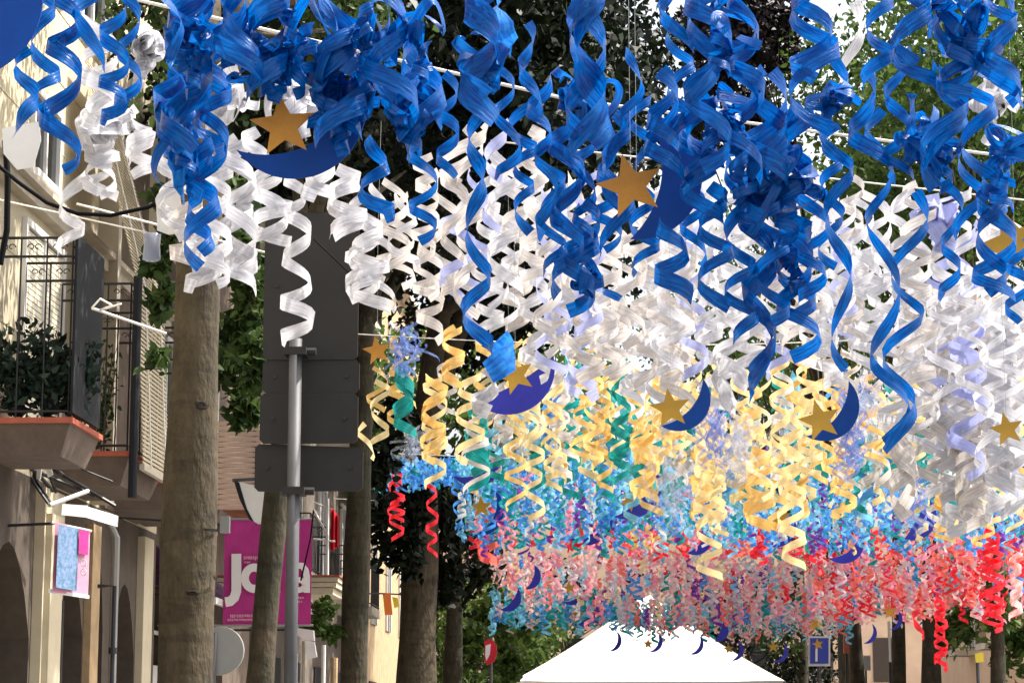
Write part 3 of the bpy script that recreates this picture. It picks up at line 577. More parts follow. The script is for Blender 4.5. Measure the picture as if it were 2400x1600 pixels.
# ---------------- poster sign at left ----------------
D = 21.0; root = thing('poster_sign', 'small hanging blue and pink poster with white rails at lower left', 'sign', None, tuple(U(160, 1398, D))); A = At(root)
def quadp(b, pts, d0, d1, e):      # pts: four (px,py); the sign turns away from us by d1-d0
    a, c, dd, f = [U(p[0], p[1], d0 if i in (0, 3) else d1) for i, p in enumerate(pts)]
    o = np.array([0, e, 0]); b.hexa([f, dd, dd+o, f+o, a, c, c+o, a+o])
b = MB(); quadp(b, [(129, 1222), (210, 1242), (205, 1398), (122, 1386)], D, D+.35, .02); A(b, 'board', M_['lpink'])
b = MB(); quadp(b, [(137, 1228), (184, 1238), (180, 1384), (131, 1376)], D-.02, D+.2, .008); A(b, 'picture', M_['poster1'])
b = MB(); quadp(b, [(186, 1240), (207, 1244), (206, 1300), (184, 1297)], D+.19, D+.31, .008); A(b, 'colour_strip', M_['magenta'])
b = MB(); b.tube([U(121, 1224, D), U(214, 1244, D+.35)], .012, 8); A(b, 'top_rail', M_['white']); b = MB()
quadp(b, [(113, 1378), (208, 1394), (207, 1402), (113, 1388)], D-.02, D+.34, .03); A(b, 'bottom_rail', M_['white'])
b = MB()
for yy in (1318, 1340): 
    pp = [U(196+6.5*math.cos(a*.63), yy-8*math.sin(a*.63), D+.21) for a in range(11)]; b.tube(pp, .006, 5, cap=False)
A(b, 'symbol', M_['lett'])
b = MB(); b.tube([(WX, D+.02, Z(1226, D)), tuple(U(126, 1226, D+.02))], .014, 8); A(b, 'bracket', M_['iron'])
# black pole with arm in the arcade
root = thing('bracket_lamp_post', 'thin black post with a short arm in front of the pointed arches', 'post', None, (U(265, 1500, 23.2)[0], 23.2, .12)); A = At(root); x = root.location.x
b = MB(); b.tube([(x, 23.2, .12), (x, 23.2, Z(1370, 23.2)), (x-.17, 23.2, Z(1370, 23.2))], .022, 8); A(b, 'post', M_['iron'])
b = MB(); b.tube([(x, 23.2, Z(1530, 23.2)), (x, 23.2, Z(1515, 23.2))], .045, 10); A(b, 'collar', M_['iron'])
# folding ladder like stack
root = thing('stack_of_slats', 'pale ribbed roller panel standing between the first shop arches', 'panel', None, (U(118, 1600, 22.6)[0], 22.6, .12)); A = At(root); b = MB(); x = root.location.x
for i in range(30): z = .15+i*.09; b.box(x-.09, x+.09, 22.6, 22.64, z, z+.06)
A(b, 'rib', M_['stone']); b = MB(); b.box(x-.1, x-.09, 22.59, 22.66, .12, 2.9); b.box(x+.09, x+.1, 22.59, 22.66, .12, 2.9); A(b, 'rail', M_['iron'])
# folded awnings over the shops
root = thing('folding_awning', 'folded shop awning with dark arms and cream valance under the balconies', 'awning', None, tuple(U(200, 1200, 21.6))); A = At(root)
b = MB(); d = 21.4
b.tube([U(116, 1183, d), U(206, 1150, d+.5)], .022, 6); A(b, 'front_bar', M_['white'])
b = MB(); 
def sheet(pts, d0, e=.015):
    v = [U(px, py, dd) for px, py, dd in pts]; o = np.array([0, e, 0]); b.hexa([v[3], v[2], v[2]+o, v[3]+o, v[0], v[1], v[1]+o, v[0]+o])
sheet([(146, 1180, 21.5), (205, 1184, 21.7), (203, 1212, 21.7), (144, 1206, 21.5)], 0); sheet([(204, 1186, 21.71), (277, 1208, 22.2), (275, 1234, 22.2), (202, 1212, 21.71)], 0); A(b, 'valance', M_['white'])
b = MB(); sheet([(88, 1082, 21.3), (98, 1082, 21.3), (95, 1122, 21.3), (85, 1122, 21.3)], 0); A(b, 'light_tube', M_['white']); b = MB(); sheet([(104, 1086, 21.4), (118, 1088, 21.4), (124, 1112, 21.4), (112, 1118, 21.4)], 0); A(b, 'light_tube', M_['white'])
b = MB()
for i in range(9): b.tube([U(rnd.uniform(30, 130), rnd.uniform(1050, 1130), 21.6+rnd.random()*.4), U(rnd.uniform(90, 270), rnd.uniform(1110, 1200), 21.8+rnd.random()*.5)], rnd.uniform(.008, .02), 5)
A(b, 'arm', M_['iron'])
# white floodlight, grey disc, etc
root = thing('floodlight', 'white floodlight with dark underside beside the magenta banner', 'lamp', None, tuple(U(600, 1170, 26))); A = At(root); D = 26
pts = [(560, 1128), (590, 1136), (625, 1146), (625, 1208), (615, 1222), (594, 1222), (578, 1190), (566, 1150)]
b = MB(); pl = [(U(x, y, D)[0], U(x, y, D)[2]) for x, y in pts]; b.prism(pl, 1, D, D+.3); A(b, 'housing', M_['white'])
b = MB(); pl = [(U(x, y, D)[0], U(x, y, D)[2]) for x, y in [(549, 1128), (561, 1130), (567, 1152), (579, 1192), (596, 1224), (584, 1216), (562, 1170)]]; b.prism(pl, 1, D-.02, D+.28); A(b, 'visor', M_['darkcloth'])
b = MB(); b.tube([U(545, 1125, D+.1), U(600, 1122, D+.1), U(620, 1140, D+.1)], .02, 8); A(b, 'bracket', M_['galv'])
root = thing('round_sign', 'grey back of a round sign showing right of the nearest trunk', 'road sign', None, (U(520, 1525, 19.6)[0], 19.6, .12)); A = At(root); c = U(515, 1524, 19.6)
b = MB(); rr = m_of(56, 19.6); b.prism([(c[0]+rr*math.cos(a*.1745), c[2]+rr*math.sin(a*.1745)) for a in range(36)], 1, 19.6, 19.62); A(b, 'disc', M_['greydisc'])
b = MB(); b.prism([(c[0]+rr*1.012*math.cos(a*.1745), c[2]+rr*1.012*math.sin(a*.1745)) for a in range(36)], 1, 19.622, 19.63); A(b, 'rim', M_['white'])
b = MB(); b.tube([(c[0]-.05, 19.57, .12), (c[0]-.05, 19.57, c[2]+.15)], .027, 12); A(b, 'post', M_['galv'])
root = thing('wall_fitting', 'small grey speaker box beside the nearest trunk at banner height', 'speaker', None, tuple(U(524, 1235, 25))); A = At(root); b = MB(); c = U(526, 1228, 25)
b.box(c[0]-.05, c[0]+.05, 25, 25.1, c[2]-.09, c[2]+.09); A(b, 'box', M_['greydisc']); b = MB(); b.tube([(c[0], 25.05, c[2]), (-5.5, 25.05, c[2]+.1)], .012, 6); A(b, 'arm', M_['iron'])
# balcony bits right of banner : cream planter balcony with cross frame
root = thing('hanging_balcony', 'cream layered balcony with a thin white frame just right of the banner', 'balcony', None, tuple(U(755, 1390, 31.5))); A = At(root); D = 31.8
b = MB()
for i, (xa, xb, ya, yb) in enumerate(((724, 792, 1352, 1362), (724, 788, 1364, 1375), (724, 780, 1377, 1392))):
    p = U(xa, ya, D); q = U(xb, yb, D); b.box(-5.55, q[0], D, D+1.2, q[2], p[2])
A(b, 'slab', M_['cream']); b = MB(); p = U(724, 1350, D); q = U(793, 1350, D); b.box(-5.55, q[0]+.02, D-.02, D+1.2, p[2]-.003, p[2]+.02); A(b, 'tile_edge', M_['terra'])
b = MB(); b.tube([U(768, 1168, D), U(767, 1350, D)], .022, 6); b.tube([U(735, 1262, D), U(785, 1268, D)], .012, 6); b.tube([U(735, 1176, D), U(772, 1192, D)], .012, 6); b.tube([U(735, 1195, D), U(766, 1250, D)], .016, 6); A(b, 'frame', M_['white'])
root = thing('red_flag', 'red cloth hanging from the small balcony beside the banner', 'cloth', None, tuple(U(785, 1190, 32.2))); 
b = MB()
for i in range(6): xa, xb = 776+i*3, 779+i*3; a, c = U(xa, 1190+i*4, 32.2+.05*math.sin(i*2)), U(xb, 1290-i*2, 32.2+.05*math.sin(i*2+2)); b.hexa([(a[0], a[1], c[2]), (c[0], c[1], c[2]), (c[0], c[1]+.01, c[2]), (a[0], a[1]+.01, c[2]), (a[0], a[1], a[2]), (c[0], c[1], a[2]), (c[0], c[1]+.01, a[2]), (a[0], a[1]+.01, a[2])])
At(root)(b, 'cloth', M_['redsign'])
root = thing('hanging_plant', 'bright green leafy plant hanging below the small balcony beside the banner', 'plant', None, tuple(U(745, 1440, 30))); P = clumps([U(755, 1425, 30), U(735, 1465, 30), U(775, 1480, 30.3)], [.2, .15, .17], 110)
leaves(P-np.array(root.location), .1, 'foliage', LEAFL, root); b = MB(); b.tube([U(755, 1395, 30.6), U(755, 1430, 30.1), U(740, 1470, 30)], .01, 5); At(root)(b, 'stem', BARK2)
root = thing('hanging_lantern', 'white boxy hanging sign right of the grey post under the banner', 'sign', None, tuple(U(726, 1520, 29.6))); A = At(root)
def flatbox(pts, d, e, name, mt, A):
    b = MB(); b.prism([(U(x, y, d)[0], U(x, y, d)[2]) for x, y in pts], 1, d, d+e); return A(b, name, mt)
flatbox([(694, 1470), (734, 1476), (736, 1500), (714, 1498), (692, 1486)], 29.6, .12, 'hood', M_['white'], A); flatbox([(714, 1501), (736, 1503), (742, 1538), (718, 1544)], 29.61, .1, 'panel', M_['white'], A)
b = MB(); b.tube([U(690, 1475, 29.65), (-5.55, 29.65, Z(1475, 29.65))], .015, 6); A(b, 'bracket', M_['iron'])
for (px, lab, mt) in ((692, 'white door frame post under the hanging sign', 'white'), (712, 'pale stone door post right of the grey sign post', 'stone'), (758, 'thin white post right of the hanging sign', 'white'), (783, 'sandy post between the trunks at the bottom edge', 'sandst')):
    d = 30+(px-690)*.02; x = U(px, 1560, d)[0]; b = MB(); b.tube([(x, d, .1), (x, d, .14), (x, d, Z({692: 1530, 712: 1500, 758: 1510, 783: 1540}[px], d))], [.06, .03, .03] if px != 783 else [.06, .05, .05], 8)
    o = b.build('slim_post', M_[mt]); tag(o, lab, 'post', None)
# far small things
def simple_sign(name, px, d, pts, mt, lab, cat, extra=None):
    root = thing(name, lab, cat, None, (U(px, 1600, d)[0], d, 0)); A = At(root); flatbox(pts, d, .04, 'panel', mt, A)
    ys = max(p[1] for p in pts); b = MB(); x = U(px, ys, d)[0]; b.tube([(x, d+.08, 0), (x, d+.08, Z(min(p[1] for p in pts)+4, d))], .035, 8); A(b, 'post', M_['galv'])
    if extra: extra(A)
    return root
simple_sign('parking_sign', 1920, 50, [(1895, 1490), (1946, 1490), (1946, 1560), (1895, 1560)], M_['white'], 'square blue sign with white border and white stroke at lower right', 'road sign',
    lambda A: (flatbox([(1899, 1494), (1942, 1494), (1942, 1554), (1899, 1554)], 49.97, .02, 'face', M_['bluesign'], A), flatbox([(1911, 1516), (1916, 1516), (1916, 1549), (1911, 1549)], 49.95, .012, 'symbol', M_['lett'], A)))
simple_sign('no_entry_sign', 1150, 47, [(1136+0, 1500), (1152, 1497), (1163, 1510), (1165, 1530), (1158, 1550), (1142, 1558), (1134, 1545)], M_['redsign'], 'red and white round sign seen edge on among leaves left of the marquee', 'road sign',
    lambda A: flatbox([(1138, 1512), (1150, 1508), (1148, 1532), (1140, 1548), (1137, 1535)], 46.97, .02, 'white_face', M_['lett'], A))
root = thing('shop_flag', 'orange and yellow flag between trunks left of the hanging leaves', 'flag', None, tuple(U(910, 1440, 36))); A = At(root)
flatbox([(897, 1392), (915, 1388), (920, 1440), (902, 1440)], 36, .02, 'red_part', M_['orange'], A); flatbox([(919, 1398), (932, 1400), (936, 1420), (924, 1424)], 36.03, .02, 'yellow_part', M_['yellowp'], A)
b = MB(); b.tube([U(894, 1390, 36.02), U(940, 1392, 36.02)], .012, 6); b.tube([U(894, 1390, 36.02), (-5.55, 36.02, Z(1392, 36))], .012, 6); A(b, 'rod', M_['iron'])
simple_sign('yellow_box', 2293, 44, [(2285, 1530), (2305, 1528), (2306, 1550), (2287, 1552)], M_['yellowp'], 'small yellow box on a post near the lower right corner', 'box')
for (px, xa, ya, yb, d, mt, lab) in ((1984, 14, 1480, 1530, 56, 'terra', 'narrow reddish panel right of the blue sign'), (2086, 7, 1455, 1550, 55, 'white', 'thin white vertical panel left of the thick dark trunk'), (2030, 22, 1535, 1570, 64, 'greydisc', 'grey box panel between trunks at lower right')):
    p = U(px-xa/2, ya, d); q = U(px+xa/2, yb, d); root = thing('street_panel', lab, 'panel', None, (p[0], d, 0)); A = At(root); b = MB(); b.box(p[0], q[0], d, d+.1, q[2], p[2]); A(b, 'board', M_[mt]); b = MB(); b.tube([((p[0]+q[0])/2, d+.13, 0), ((p[0]+q[0])/2, d+.13, p[2])], .03, 8); A(b, 'post', M_['iron'])
# ---------------- marquee ----------------
root = thing('marquee', 'large white pointed marquee roof at the bottom centre of the street', 'tent', None, (U(1520, 1600, 63)[0], 66, 0)); A = At(root)
L = U(1203, 1597, 62)[0]; Rr = U(1838, 1585, 62)[0]; Wd = Rr-L; zl = U(1203, 1597, 62)[2]; ap = np.array([(L+Rr)/2+.1, 62+Wd/2, 1.6+3.95])
b = MB(); n = 14; cs = [np.array([L, 62, zl]), np.array([Rr, 62, zl]), np.array([Rr, 62+Wd, zl]), np.array([L, 62+Wd, zl])]
b.v = []; b.f = []
for k in range(4):
    a, c = cs[k], cs[(k+1) % 4]; base = len(b.v); m = 12
    for i in range(n+1):
        t = i/n; sag = -.13*math.sin(t*math.pi)
        for j in range(m+1):
            s = j/m; p = (a+(c-a)*s)*(1-t)+ap*t; b.v.append((p[0], p[1], p[2]+sag+.03*math.cos(s*math.pi*2)*(1-t)))
    for i in range(n):
        for j in range(m): q = base+i*(m+1)+j; b.f.append((q, q+1, q+m+2, q+m+1)); b.m.append(0)
A(b, 'roof', M_['tent'], smooth=True)
for k in range(4):
    b = MB(); b.tube([tuple(cs[k]*(1-t/10)+ap*(t/10)+np.array([0, 0, .01-.13*math.sin(t/10*math.pi)])) for t in range(11)], .018, 5); A(b, 'seam', M_['stone'])
for q in (.33, .66):
    b = MB(); b.tube([tuple((cs[0]+(cs[1]-cs[0])*q)*(1-t/10)+ap*(t/10)+np.array([0, -.01, .01-.13*math.sin(t/10*math.pi)])) for t in range(10)], .008, 4); A(b, 'seam', M_['stone'])
b = MB(); b.box(L, Rr, 61.97, 61.99, zl-.3, zl+.01); b.box(L-.02, L, 62, 62+Wd, zl-.3, zl+.01); b.box(Rr, Rr+.02, 62, 62+Wd, zl-.3, zl+.01); A(b, 'valance', M_['tent'])
for (x, y) in ((L, 62), (Rr, 62), (L, 62+Wd), (Rr, 62+Wd)): b = MB(); b.tube([(x, y, 0), (x, y, zl)], .05, 8); A(b, 'leg', M_['galv'])
# ---------------- cables ----------------
def cable(pts, d, r, mt, lab, name='cable', sag=0):
    P = []
    for i in range(len(pts)-1):
        (xa, ya, da), (xb, yb, db) = [(*p, d) if len(p) == 2 else p for p in pts[i:i+2]]
        n = 12
        for k in range(n+(i == len(pts)-2)):
            t = k/n; P.append(U(xa+(xb-xa)*t, ya+(yb-ya)*t+sag*4*t*(1-t), da+(db-da)*t))
    b = MB(); b.tube(P, r, 6); o = b.build(name, M_[mt], smooth=True); tag(o, lab, 'cable')
cable([(-200, -120), (1330, 233)], 14, .011, 'cord', 'white cord crossing the dark upper left behind the blue streamers')
cable([(1330, 233), (2500, 385)], 16, .011, 'cord', 'white cord sloping behind the blue streamers toward the right edge')
cable([(1150, 330), (2500, 480)], 18, .007, 'cord', 'thin cord along the top of the white streamers on the right')
cable([(180, 478, 17), (700, 612, 18)], 17, .009, 'cord', 'white cord sloping down behind the curled ribbons to the sign boards')
cable([(-60, 455, 18), (345, 545, 18)], 18, .007, 'cord', 'thin pale cord passing under the black drooping cable')
cable([(215, 722, 17.5), (390, 782, 17.7)], 17.5, .011, 'cord', 'white cord tied from the second balcony rail to the nearest trunk')
cable([(215, 722, 17.5), (235, 700, 17.5), (262, 715, 17.5), (232, 728, 17.5), (285, 712, 17.5)], 17.5, .008, 'cord', 'loose knot of white cord on the second balcony rail')
cable([(-20, 375), (40, 425), (110, 475), (180, 500), (260, 505), (350, 485), (435, 437)], 15, .014, 'cable', 'black cable drooping below the ribbons at left')
cable([(12, 330), (18, 420), (16, 540), (0, 620)], 15.2, .022, 'cable', 'thick black cable hanging down at the left edge')
cable([(735, 560), (830, 650)], 17.3, .006, 'cable', 'thin dark cord in front of the tall sign board')
cable([(735, 1195, 25), (728, 1260, 25), (712, 1330, 25), (705, 1360, 25)], 25, .009, 'cable', 'dark cable hanging in front of the banner')
# ---------------- moons and stars ----------------
def star(px, py, r, rot, d, lab, mt='gold2', yaw=0, inner=.43):
    c = U(px, py, d); rr = m_of(r, d); b = MB()
    b.prism([((rr if i % 2 == 0 else rr*inner)*math.cos(R(rot+90+36*i)), (rr if i % 2 == 0 else rr*inner)*math.sin(R(rot+90+36*i))) for i in range(10)], 1, -.006, .006)
    o = b.build('star_ornament', M_[mt]); o.location = c; o.rotation_euler = (R(rnd.uniform(-6, 6)), 0, R(yaw)); tag(o, lab, 'star', 'gold stars hanging among the streamers'); thread(o, d, min(1.6, max(.3, 5.9-c[2])))
def thread(o, d, h):
    b = MB(); b.tube([(0, 0, 0), (rnd.uniform(-.01, .01), 0, h*.5), (0, 0, h)], .0012, 4); t = b.build('thread', M_['greydisc'], o); t.location = (0, .007, 0)
def moon(px, py, r, bulge, d, lab, mt='moon2', t=.42, al=82, yaw=0):
    """crescent whose outer circle is centred at px,py; bulge = direction of its thick side"""
    d += 1.5 if 30 < d < 50 else 0; c = U(px, py, d); rr = m_of(r, d); a = R(al); h = rr*math.sin(a); s = rr*(1-math.cos(a)); si = s-t*rr; ri = (h*h+si*si)/(2*si); n = 22; pts = []
    for i in range(n+1): q = -a+2*a*i/n; pts.append((rr*math.cos(q), rr*math.sin(q)))
    cx = rr*math.cos(a)+si-ri; ai = math.atan2(h, rr*math.cos(a)-cx)
    for i in range(1, n): q = ai-2*ai*i/n; pts.append((cx+ri*math.cos(q), ri*math.sin(q)))
    B = R(bulge); pts = [(x*math.cos(B)-y*math.sin(B), x*math.sin(B)+y*math.cos(B)) for x, y in pts]
    b = MB(); m = len(pts); 
    for yy in (-.006, .006):
        for (x, y) in pts: b.v.append((x, yy, y))
    for i in range(n):      # quads between outer and inner arcs
        o0, o1 = i, i+1; i0 = (m-i) % m if i > 0 else 0; i1 = m-(i+1) if i+1 < n else n
        f = [o0, o1, i1, i0]; f = [q for k, q in enumerate(f) if q not in f[:k]]
        b.f.append(tuple(f)); b.m.append(0); b.f.append(tuple(q+m for q in f[::-1])); b.m.append(0)
    for i in range(m): j = (i+1) % m; b.f.append((i, i+m, j+m, j)); b.m.append(0)
    o = b.build('crescent_moon', M_[mt]); o.location = c; o.rotation_euler = (R(rnd.uniform(-5, 5)), 0, R(yaw)); tag(o, lab, 'crescent moon', 'blue crescent moons hanging among the streamers'); thread(o, d, min(1.6, max(.3, 5.9-c[2])))
star(664, 296, 82, 8, 11.6, 'large orange star held by the big blue crescent at upper left', 'gold', 8)
star(1478, 436, 84, 14, 11.9, 'large orange star crossed by blue ribbon beside the wide blue crescent', 'gold')
star(2378, 572, 92, 20, 13.5, 'big olive gold star cut by the right edge', 'gold2')
star(1571, 957, 50, 8, 15.1, 'gold star hanging just below the white curtain in the middle')
star(1922, 985, 52, 14, 15.1, 'gold star right of the middle below the blue tails')
star(2360, 1006, 42, 12, 15.1, 'gold star at the right edge among the white and yellow ribbons')
star(1208, 880, 48, 20, 15.5, 'mustard star half hidden above the violet crescent in the middle', 'gold2')
star(884, 822, 36, 10, 15, 'orange star tangled beside the dark sign boards', 'gold')
star(596, 722, 36, 6, 24, 'dull gold star in the leaves left of the dark sign boards')
star(1128, 1188, 27, 4, 33, 'gold star among red ribbons right of the hanging leaves')
star(1826, 1214, 30, 6, 30, 'gold star on the yellow ribbons right of centre')
star(1478, 1172, 27, 40, 32, 'brownish gold star beside the tall violet crescent')
star(1357, 1236, 20, 12, 38, 'small gold star held by a violet crescent below centre')
star(1335, 1377, 16, 12, 47, 'tiny gold star over the pale pink ribbons left of the marquee peak')
star(1355, 1440, 17, 0, 50, 'tiny gold star beside the crescent over the marquee peak', 'gold2')
star(1517, 1463, 16, 15, 52, 'tiny gold star hanging above the centre of the marquee')
star(1519, 1508, 13, 0, 52, 'tiny gold star against the marquee roof, left one')
star(1708, 1520, 13, 8, 52, 'tiny gold star against the right slope of the marquee')
star(1812, 1515, 14, 0, 50, 'tiny gold star on the dark tree right of the marquee')
star(1917, 1509, 14, 9, 48, 'tiny gold star in front of the blue square sign')
star(2085, 1432, 20, 5, 44, 'small gold star in the red ribbons above the thick right trunk')
star(1908, 1464, 15, 30, 46, 'tiny gold star above the blue square sign')
moon(690, 252, 175, 300, 11.8, 'big flat blue crescent cradling the orange star at upper left', 'moon', .44, 84)
moon(1492, 412, 158, -8, 12.2, 'wide blue crescent right of the ribbon crossed orange star', 'moon', .62, 88)
moon(-88, 2, 200, -28, 10.5, 'very large blue crescent cut by the top left corner', 'moon', .85, 85)
moon(1190, 862, 112, 300, 17.3, 'violet blue crescent under the mustard star in the middle', 'moon2', .62, 74)
moon(1590, 935, 76, 318, 17.3, 'blue crescent below the middle gold star', 'moon', .52)
moon(1930, 950, 84, 322, 17.3, 'blue crescent below the gold star right of the middle', 'moon', .52)
moon(2385, 1000, 80, 300, 17.4, 'blue crescent at the right edge below its gold star', 'moon', .4)
moon(1470, 1135, 82, 330, 31, 'tall violet crescent with the brownish star in the middle', 'moon2', .5)
moon(1375, 1215, 62, 310, 37, 'violet crescent under the small gold star below centre', 'moon2', .5)
moon(1115, 1075, 66, 300, 32, 'violet crescent over pale blue curls right of the yellow ribbons', 'moon2', .45)
moon(1120, 1195, 62, 330, 34, 'blue crescent just right of the red and gold star', 'moon', .35)
moon(612, 760, 34, 190, 24.2, 'violet blue crescent among the leaves left of the dark sign boards', 'moon2', .6)
moon(1362, 1425, 42, 325, 49, 'violet crescent hanging over the marquee peak', 'moon2', .5)
moon(1238, 1350, 30, 340, 46, 'small violet crescent over the pale pink ribbons at their left end', 'moon2', .6)
moon(1190, 1400, 32, 320, 46, 'small violet crescent at the lower left end of the teal curls', 'moon2', .6)
moon(1340, 1385, 32, 310, 48, 'small violet crescent under the tiny star on the pink ribbons', 'moon2', .4)
moon(2140, 1210, 55, 330, 31, 'chunky violet crescent right of the long white ribbon tail', 'moon2', .8)
moon(1975, 1270, 50, 310, 37, 'violet crescent in the blue curls right of centre', 'moon2', .5)
moon(1820, 1235, 46, 325, 38, 'violet crescent under the gold star on the yellow ribbons', 'moon2', .5)
moon(1630, 1262, 38, 320, 40, 'small violet crescent left of the longest yellow ribbon', 'moon2', .6)
for i, (x, y, lab) in enumerate(((1432, 1500, 'dark crescent against the marquee roof, leftmost of the row'), (1528, 1502, 'dark crescent against the marquee roof, second of the row'), (1624, 1508, 'dark crescent against the marquee roof, third of the row'), (1718, 1522, 'crescent against the right slope of the marquee'), (1682, 1478, 'broad crescent above the right part of the marquee'), (1822, 1526, 'dark crescent on the dark tree right of the marquee'), (2090, 1450, 'small blue crescent below the star above the thick right trunk'), (2030, 1482, 'small violet crescent with red ribbons above the grey box panel'))):
    moon(x, y, 25, 340-5*(i % 3), 52-i, lab, 'moon2', .4 if i != 4 else .8)
# ---------------- blue streamers, nearest ----------------
BL = [ # px y0 y1 d amp per wid n px2 label
 (58, 120, 318, 10.6, 26, 190, 34, 1, 62, 'leftmost blue streamer below the corner crescent'),
 (165, -60, 388, 11.0, 42, 150, 34, 2, 140, 'blue double curl in front of the cream wall'),
 (215, -60, 160, 11.0, 40, 190, 32, 1, 200, 'short blue curl at the top left between two longer ones'),
 (268, 20, 290, 11.2, 32, 108, 30, 1, 268, 'tight blue curl left of the white bow'),
 (470, 340, 620, 12.0, 34, 170, 38, 2, 470, 'blue curl with a wide torn end in front of the nearest trunk'),
 (450, -40, 360, 11.5, 55, 240, 58, 4, 430, 'thick blue bundle above the nearest trunk'),
 (880, 320, 515, 12.0, 32, 130, 34, 1, 885, 'short blue curl right of the big crescent'),
 (1135, -60, 290, 11.0, 44, 230, 62, 3, 1125, 'wide blue bundle across the white cord in the upper middle'),
 (1112, 270, 830, 12.2, 28, 210, 32, 1, 1120, 'long single blue curl hanging through the white ribbons left of centre'),
 (1375, -60, 360, 11.2, 52, 260, 60, 4, 1385, 'thick blue bundle at the top centre'),
 (1262, 180, 560, 12.0, 30, 150, 28, 1, 1290, 'blue curl left of the top centre bundle'),
 (1325, 300, 620, 12.1, 38, 160, 30, 2, 1330, 'blue curl under the top centre bundle'),
 (1385, 480, 720, 12.3, 46, 150, 34, 2, 1330, 'blue curl ending in a torn tail left of the orange star'),
 (1445, 260, 600, 12.2, 34, 190, 30, 2, 1440, 'blue curl crossing the wide crescent star'),
 (1570, 520, 700, 12.0, 34, 150, 40, 1, 1580, 'blue curl with square end below the wide crescent'),
 (1665, 430, 715, 12.1, 34, 150, 32, 1, 1680, 'blue curl right of the square ended one'),
 (1660, -60, 380, 11.4, 56, 210, 40, 2, 1650, 'open blue coil right of the dark leaves'),
 (1740, 0, 420, 11.6, 48, 190, 34, 2, 1730, 'blue coil beside the sky gaps'),
 (1770, 330, 935, 12.3, 32, 220, 36, 2, 1790, 'long blue curl with a square tail right of centre'),
 (1850, 420, 830, 12.4, 42, 170, 34, 2, 1870, 'blue curl beside the long square tailed one'),
 (1905, -60, 300, 11.5, 50, 190, 36, 2, 1900, 'open blue coil in front of the white sky slit'),
 (1955, 90, 860, 12.0, 34, 235, 27, 1, 1980, 'long blue curl right of the sky slit reaching the clear foil'),
 (2060, 250, 1030, 12.3, 36, 260, 25, 1, 2095, 'longest blue curl, left one of the crossing pair'),
 (2150, 440, 1060, 12.35, 40, 255, 25, 1, 2100, 'longest blue curl, right one of the crossing pair'),
 (2140, -60, 200, 11.2, 45, 220, 38, 2, 2140, 'blue coil in front of the green crown'),
 (2230, 150, 430, 11.7, 44, 240, 36, 2, 2200, 'blue coil under the big tangle at upper right'),
 (2345, -60, 250, 11.2, 40, 200, 34, 2, 2350, 'blue coil at the top right edge'),
 (2330, 380, 700, 12.1, 40, 150, 32, 2, 2330, 'blue curl beside the olive gold star'),
 (2270, 350, 560, 12.3, 30, 200, 26, 1, 2270, 'thin blue curl between the olive star and the crossing pair'),
 (640, -60, 240, 11.4, 52, 200, 50, 3, 620, 'blue bundle above the orange star'),
 (780, -60, 340, 11.6, 58, 220, 52, 4, 800, 'thick blue bundle right of the orange star'),
 (900, -60, 260, 11.4, 50, 210, 44, 3, 920, 'blue bundle in the upper left mass, right side'),
 (990, 80, 370, 11.7, 50, 240, 48, 3, 1000, 'blue bundle ending above the white ribbons left of centre'),
 (545, -60, 180, 11.3, 44, 200, 44, 2, 560, 'blue bundle behind the white cord'),
 (350, -60, 150, 11.2, 34, 260, 30, 1, 420, 'slanting blue strip in front of the white bow'),
 (390, 180, 400, 11.9, 44, 170, 46, 3, 420, 'blue bundle left of the white bent ribbons'),
 (1550, 180, 420, 11.8, 42, 170, 34, 2, 1560, 'blue coil at the top of the wide crescent'),
 (1640, 240, 520, 11.9, 46, 170, 38, 3, 1650, 'blue bundle over the right side of the wide crescent'),
 (1800, 180, 520, 11.9, 50, 190, 44, 3, 1800, 'blue bundle right of the wide crescent'),
 (1870, 260, 560, 12.0, 44, 180, 44, 3, 1850, 'blue bundle left of the long thin curls'),
 (1230, 60, 260, 11.6, 26, 180, 28, 1, 1240, 'thin blue curl left of the top centre bundle, near the cord'),
 (1480, 120, 300, 11.7, 24, 160, 24, 1, 1480, 'thin blue curl right of the top centre bundle'),
 (2010, 180, 420, 12.0, 40, 230, 34, 1, 2050, 'blue curl in front of the green crown right of the sky slit'),
]
BL += [(1500, 230, 640, 12.3, 28, 125, 22, 1, 1510, 'thin blue curl passing the foot of the wide crescent'), (1620, 300, 620, 12.4, 28, 125, 22, 1, 1625, 'thin blue curl over the right half of the wide crescent'), (1950, 300, 620, 12.5, 28, 130, 22, 1, 1945, 'thin blue curl beside the long curl reaching the foil'),
 (2230, 420, 700, 12.5, 28, 130, 22, 1, 2225, 'thin blue curl right of the crossing pair'), (2385, 560, 760, 12.5, 28, 120, 22, 1, 2385, 'thin blue curl below the olive gold star'), (990, 330, 560, 12.3, 30, 125, 24, 1, 990, 'thin blue curl over the looser left end of the curtain'), (1045, 180, 420, 12.1, 32, 130, 26, 1, 1050, 'thin blue curl just left of the long single one'),
 (310, -60, 260, 11.6, 30, 130, 26, 1, 300, 'thin blue curl between white bow and tight blue curl'), (100, -60, 260, 11.3, 36, 150, 30, 1, 110, 'blue curl over the cream wall right of the corner crescent'), (1180, 150, 420, 12, 30, 130, 24, 1, 1190, 'thin blue curl just right of the long single one'), (1590, 60, 330, 11.9, 32, 140, 26, 1, 1590, 'thin blue curl in front of the bright sky gap'), (2100, 120, 420, 12, 32, 140, 26, 1, 2100, 'thin blue curl left of the looped knot')]
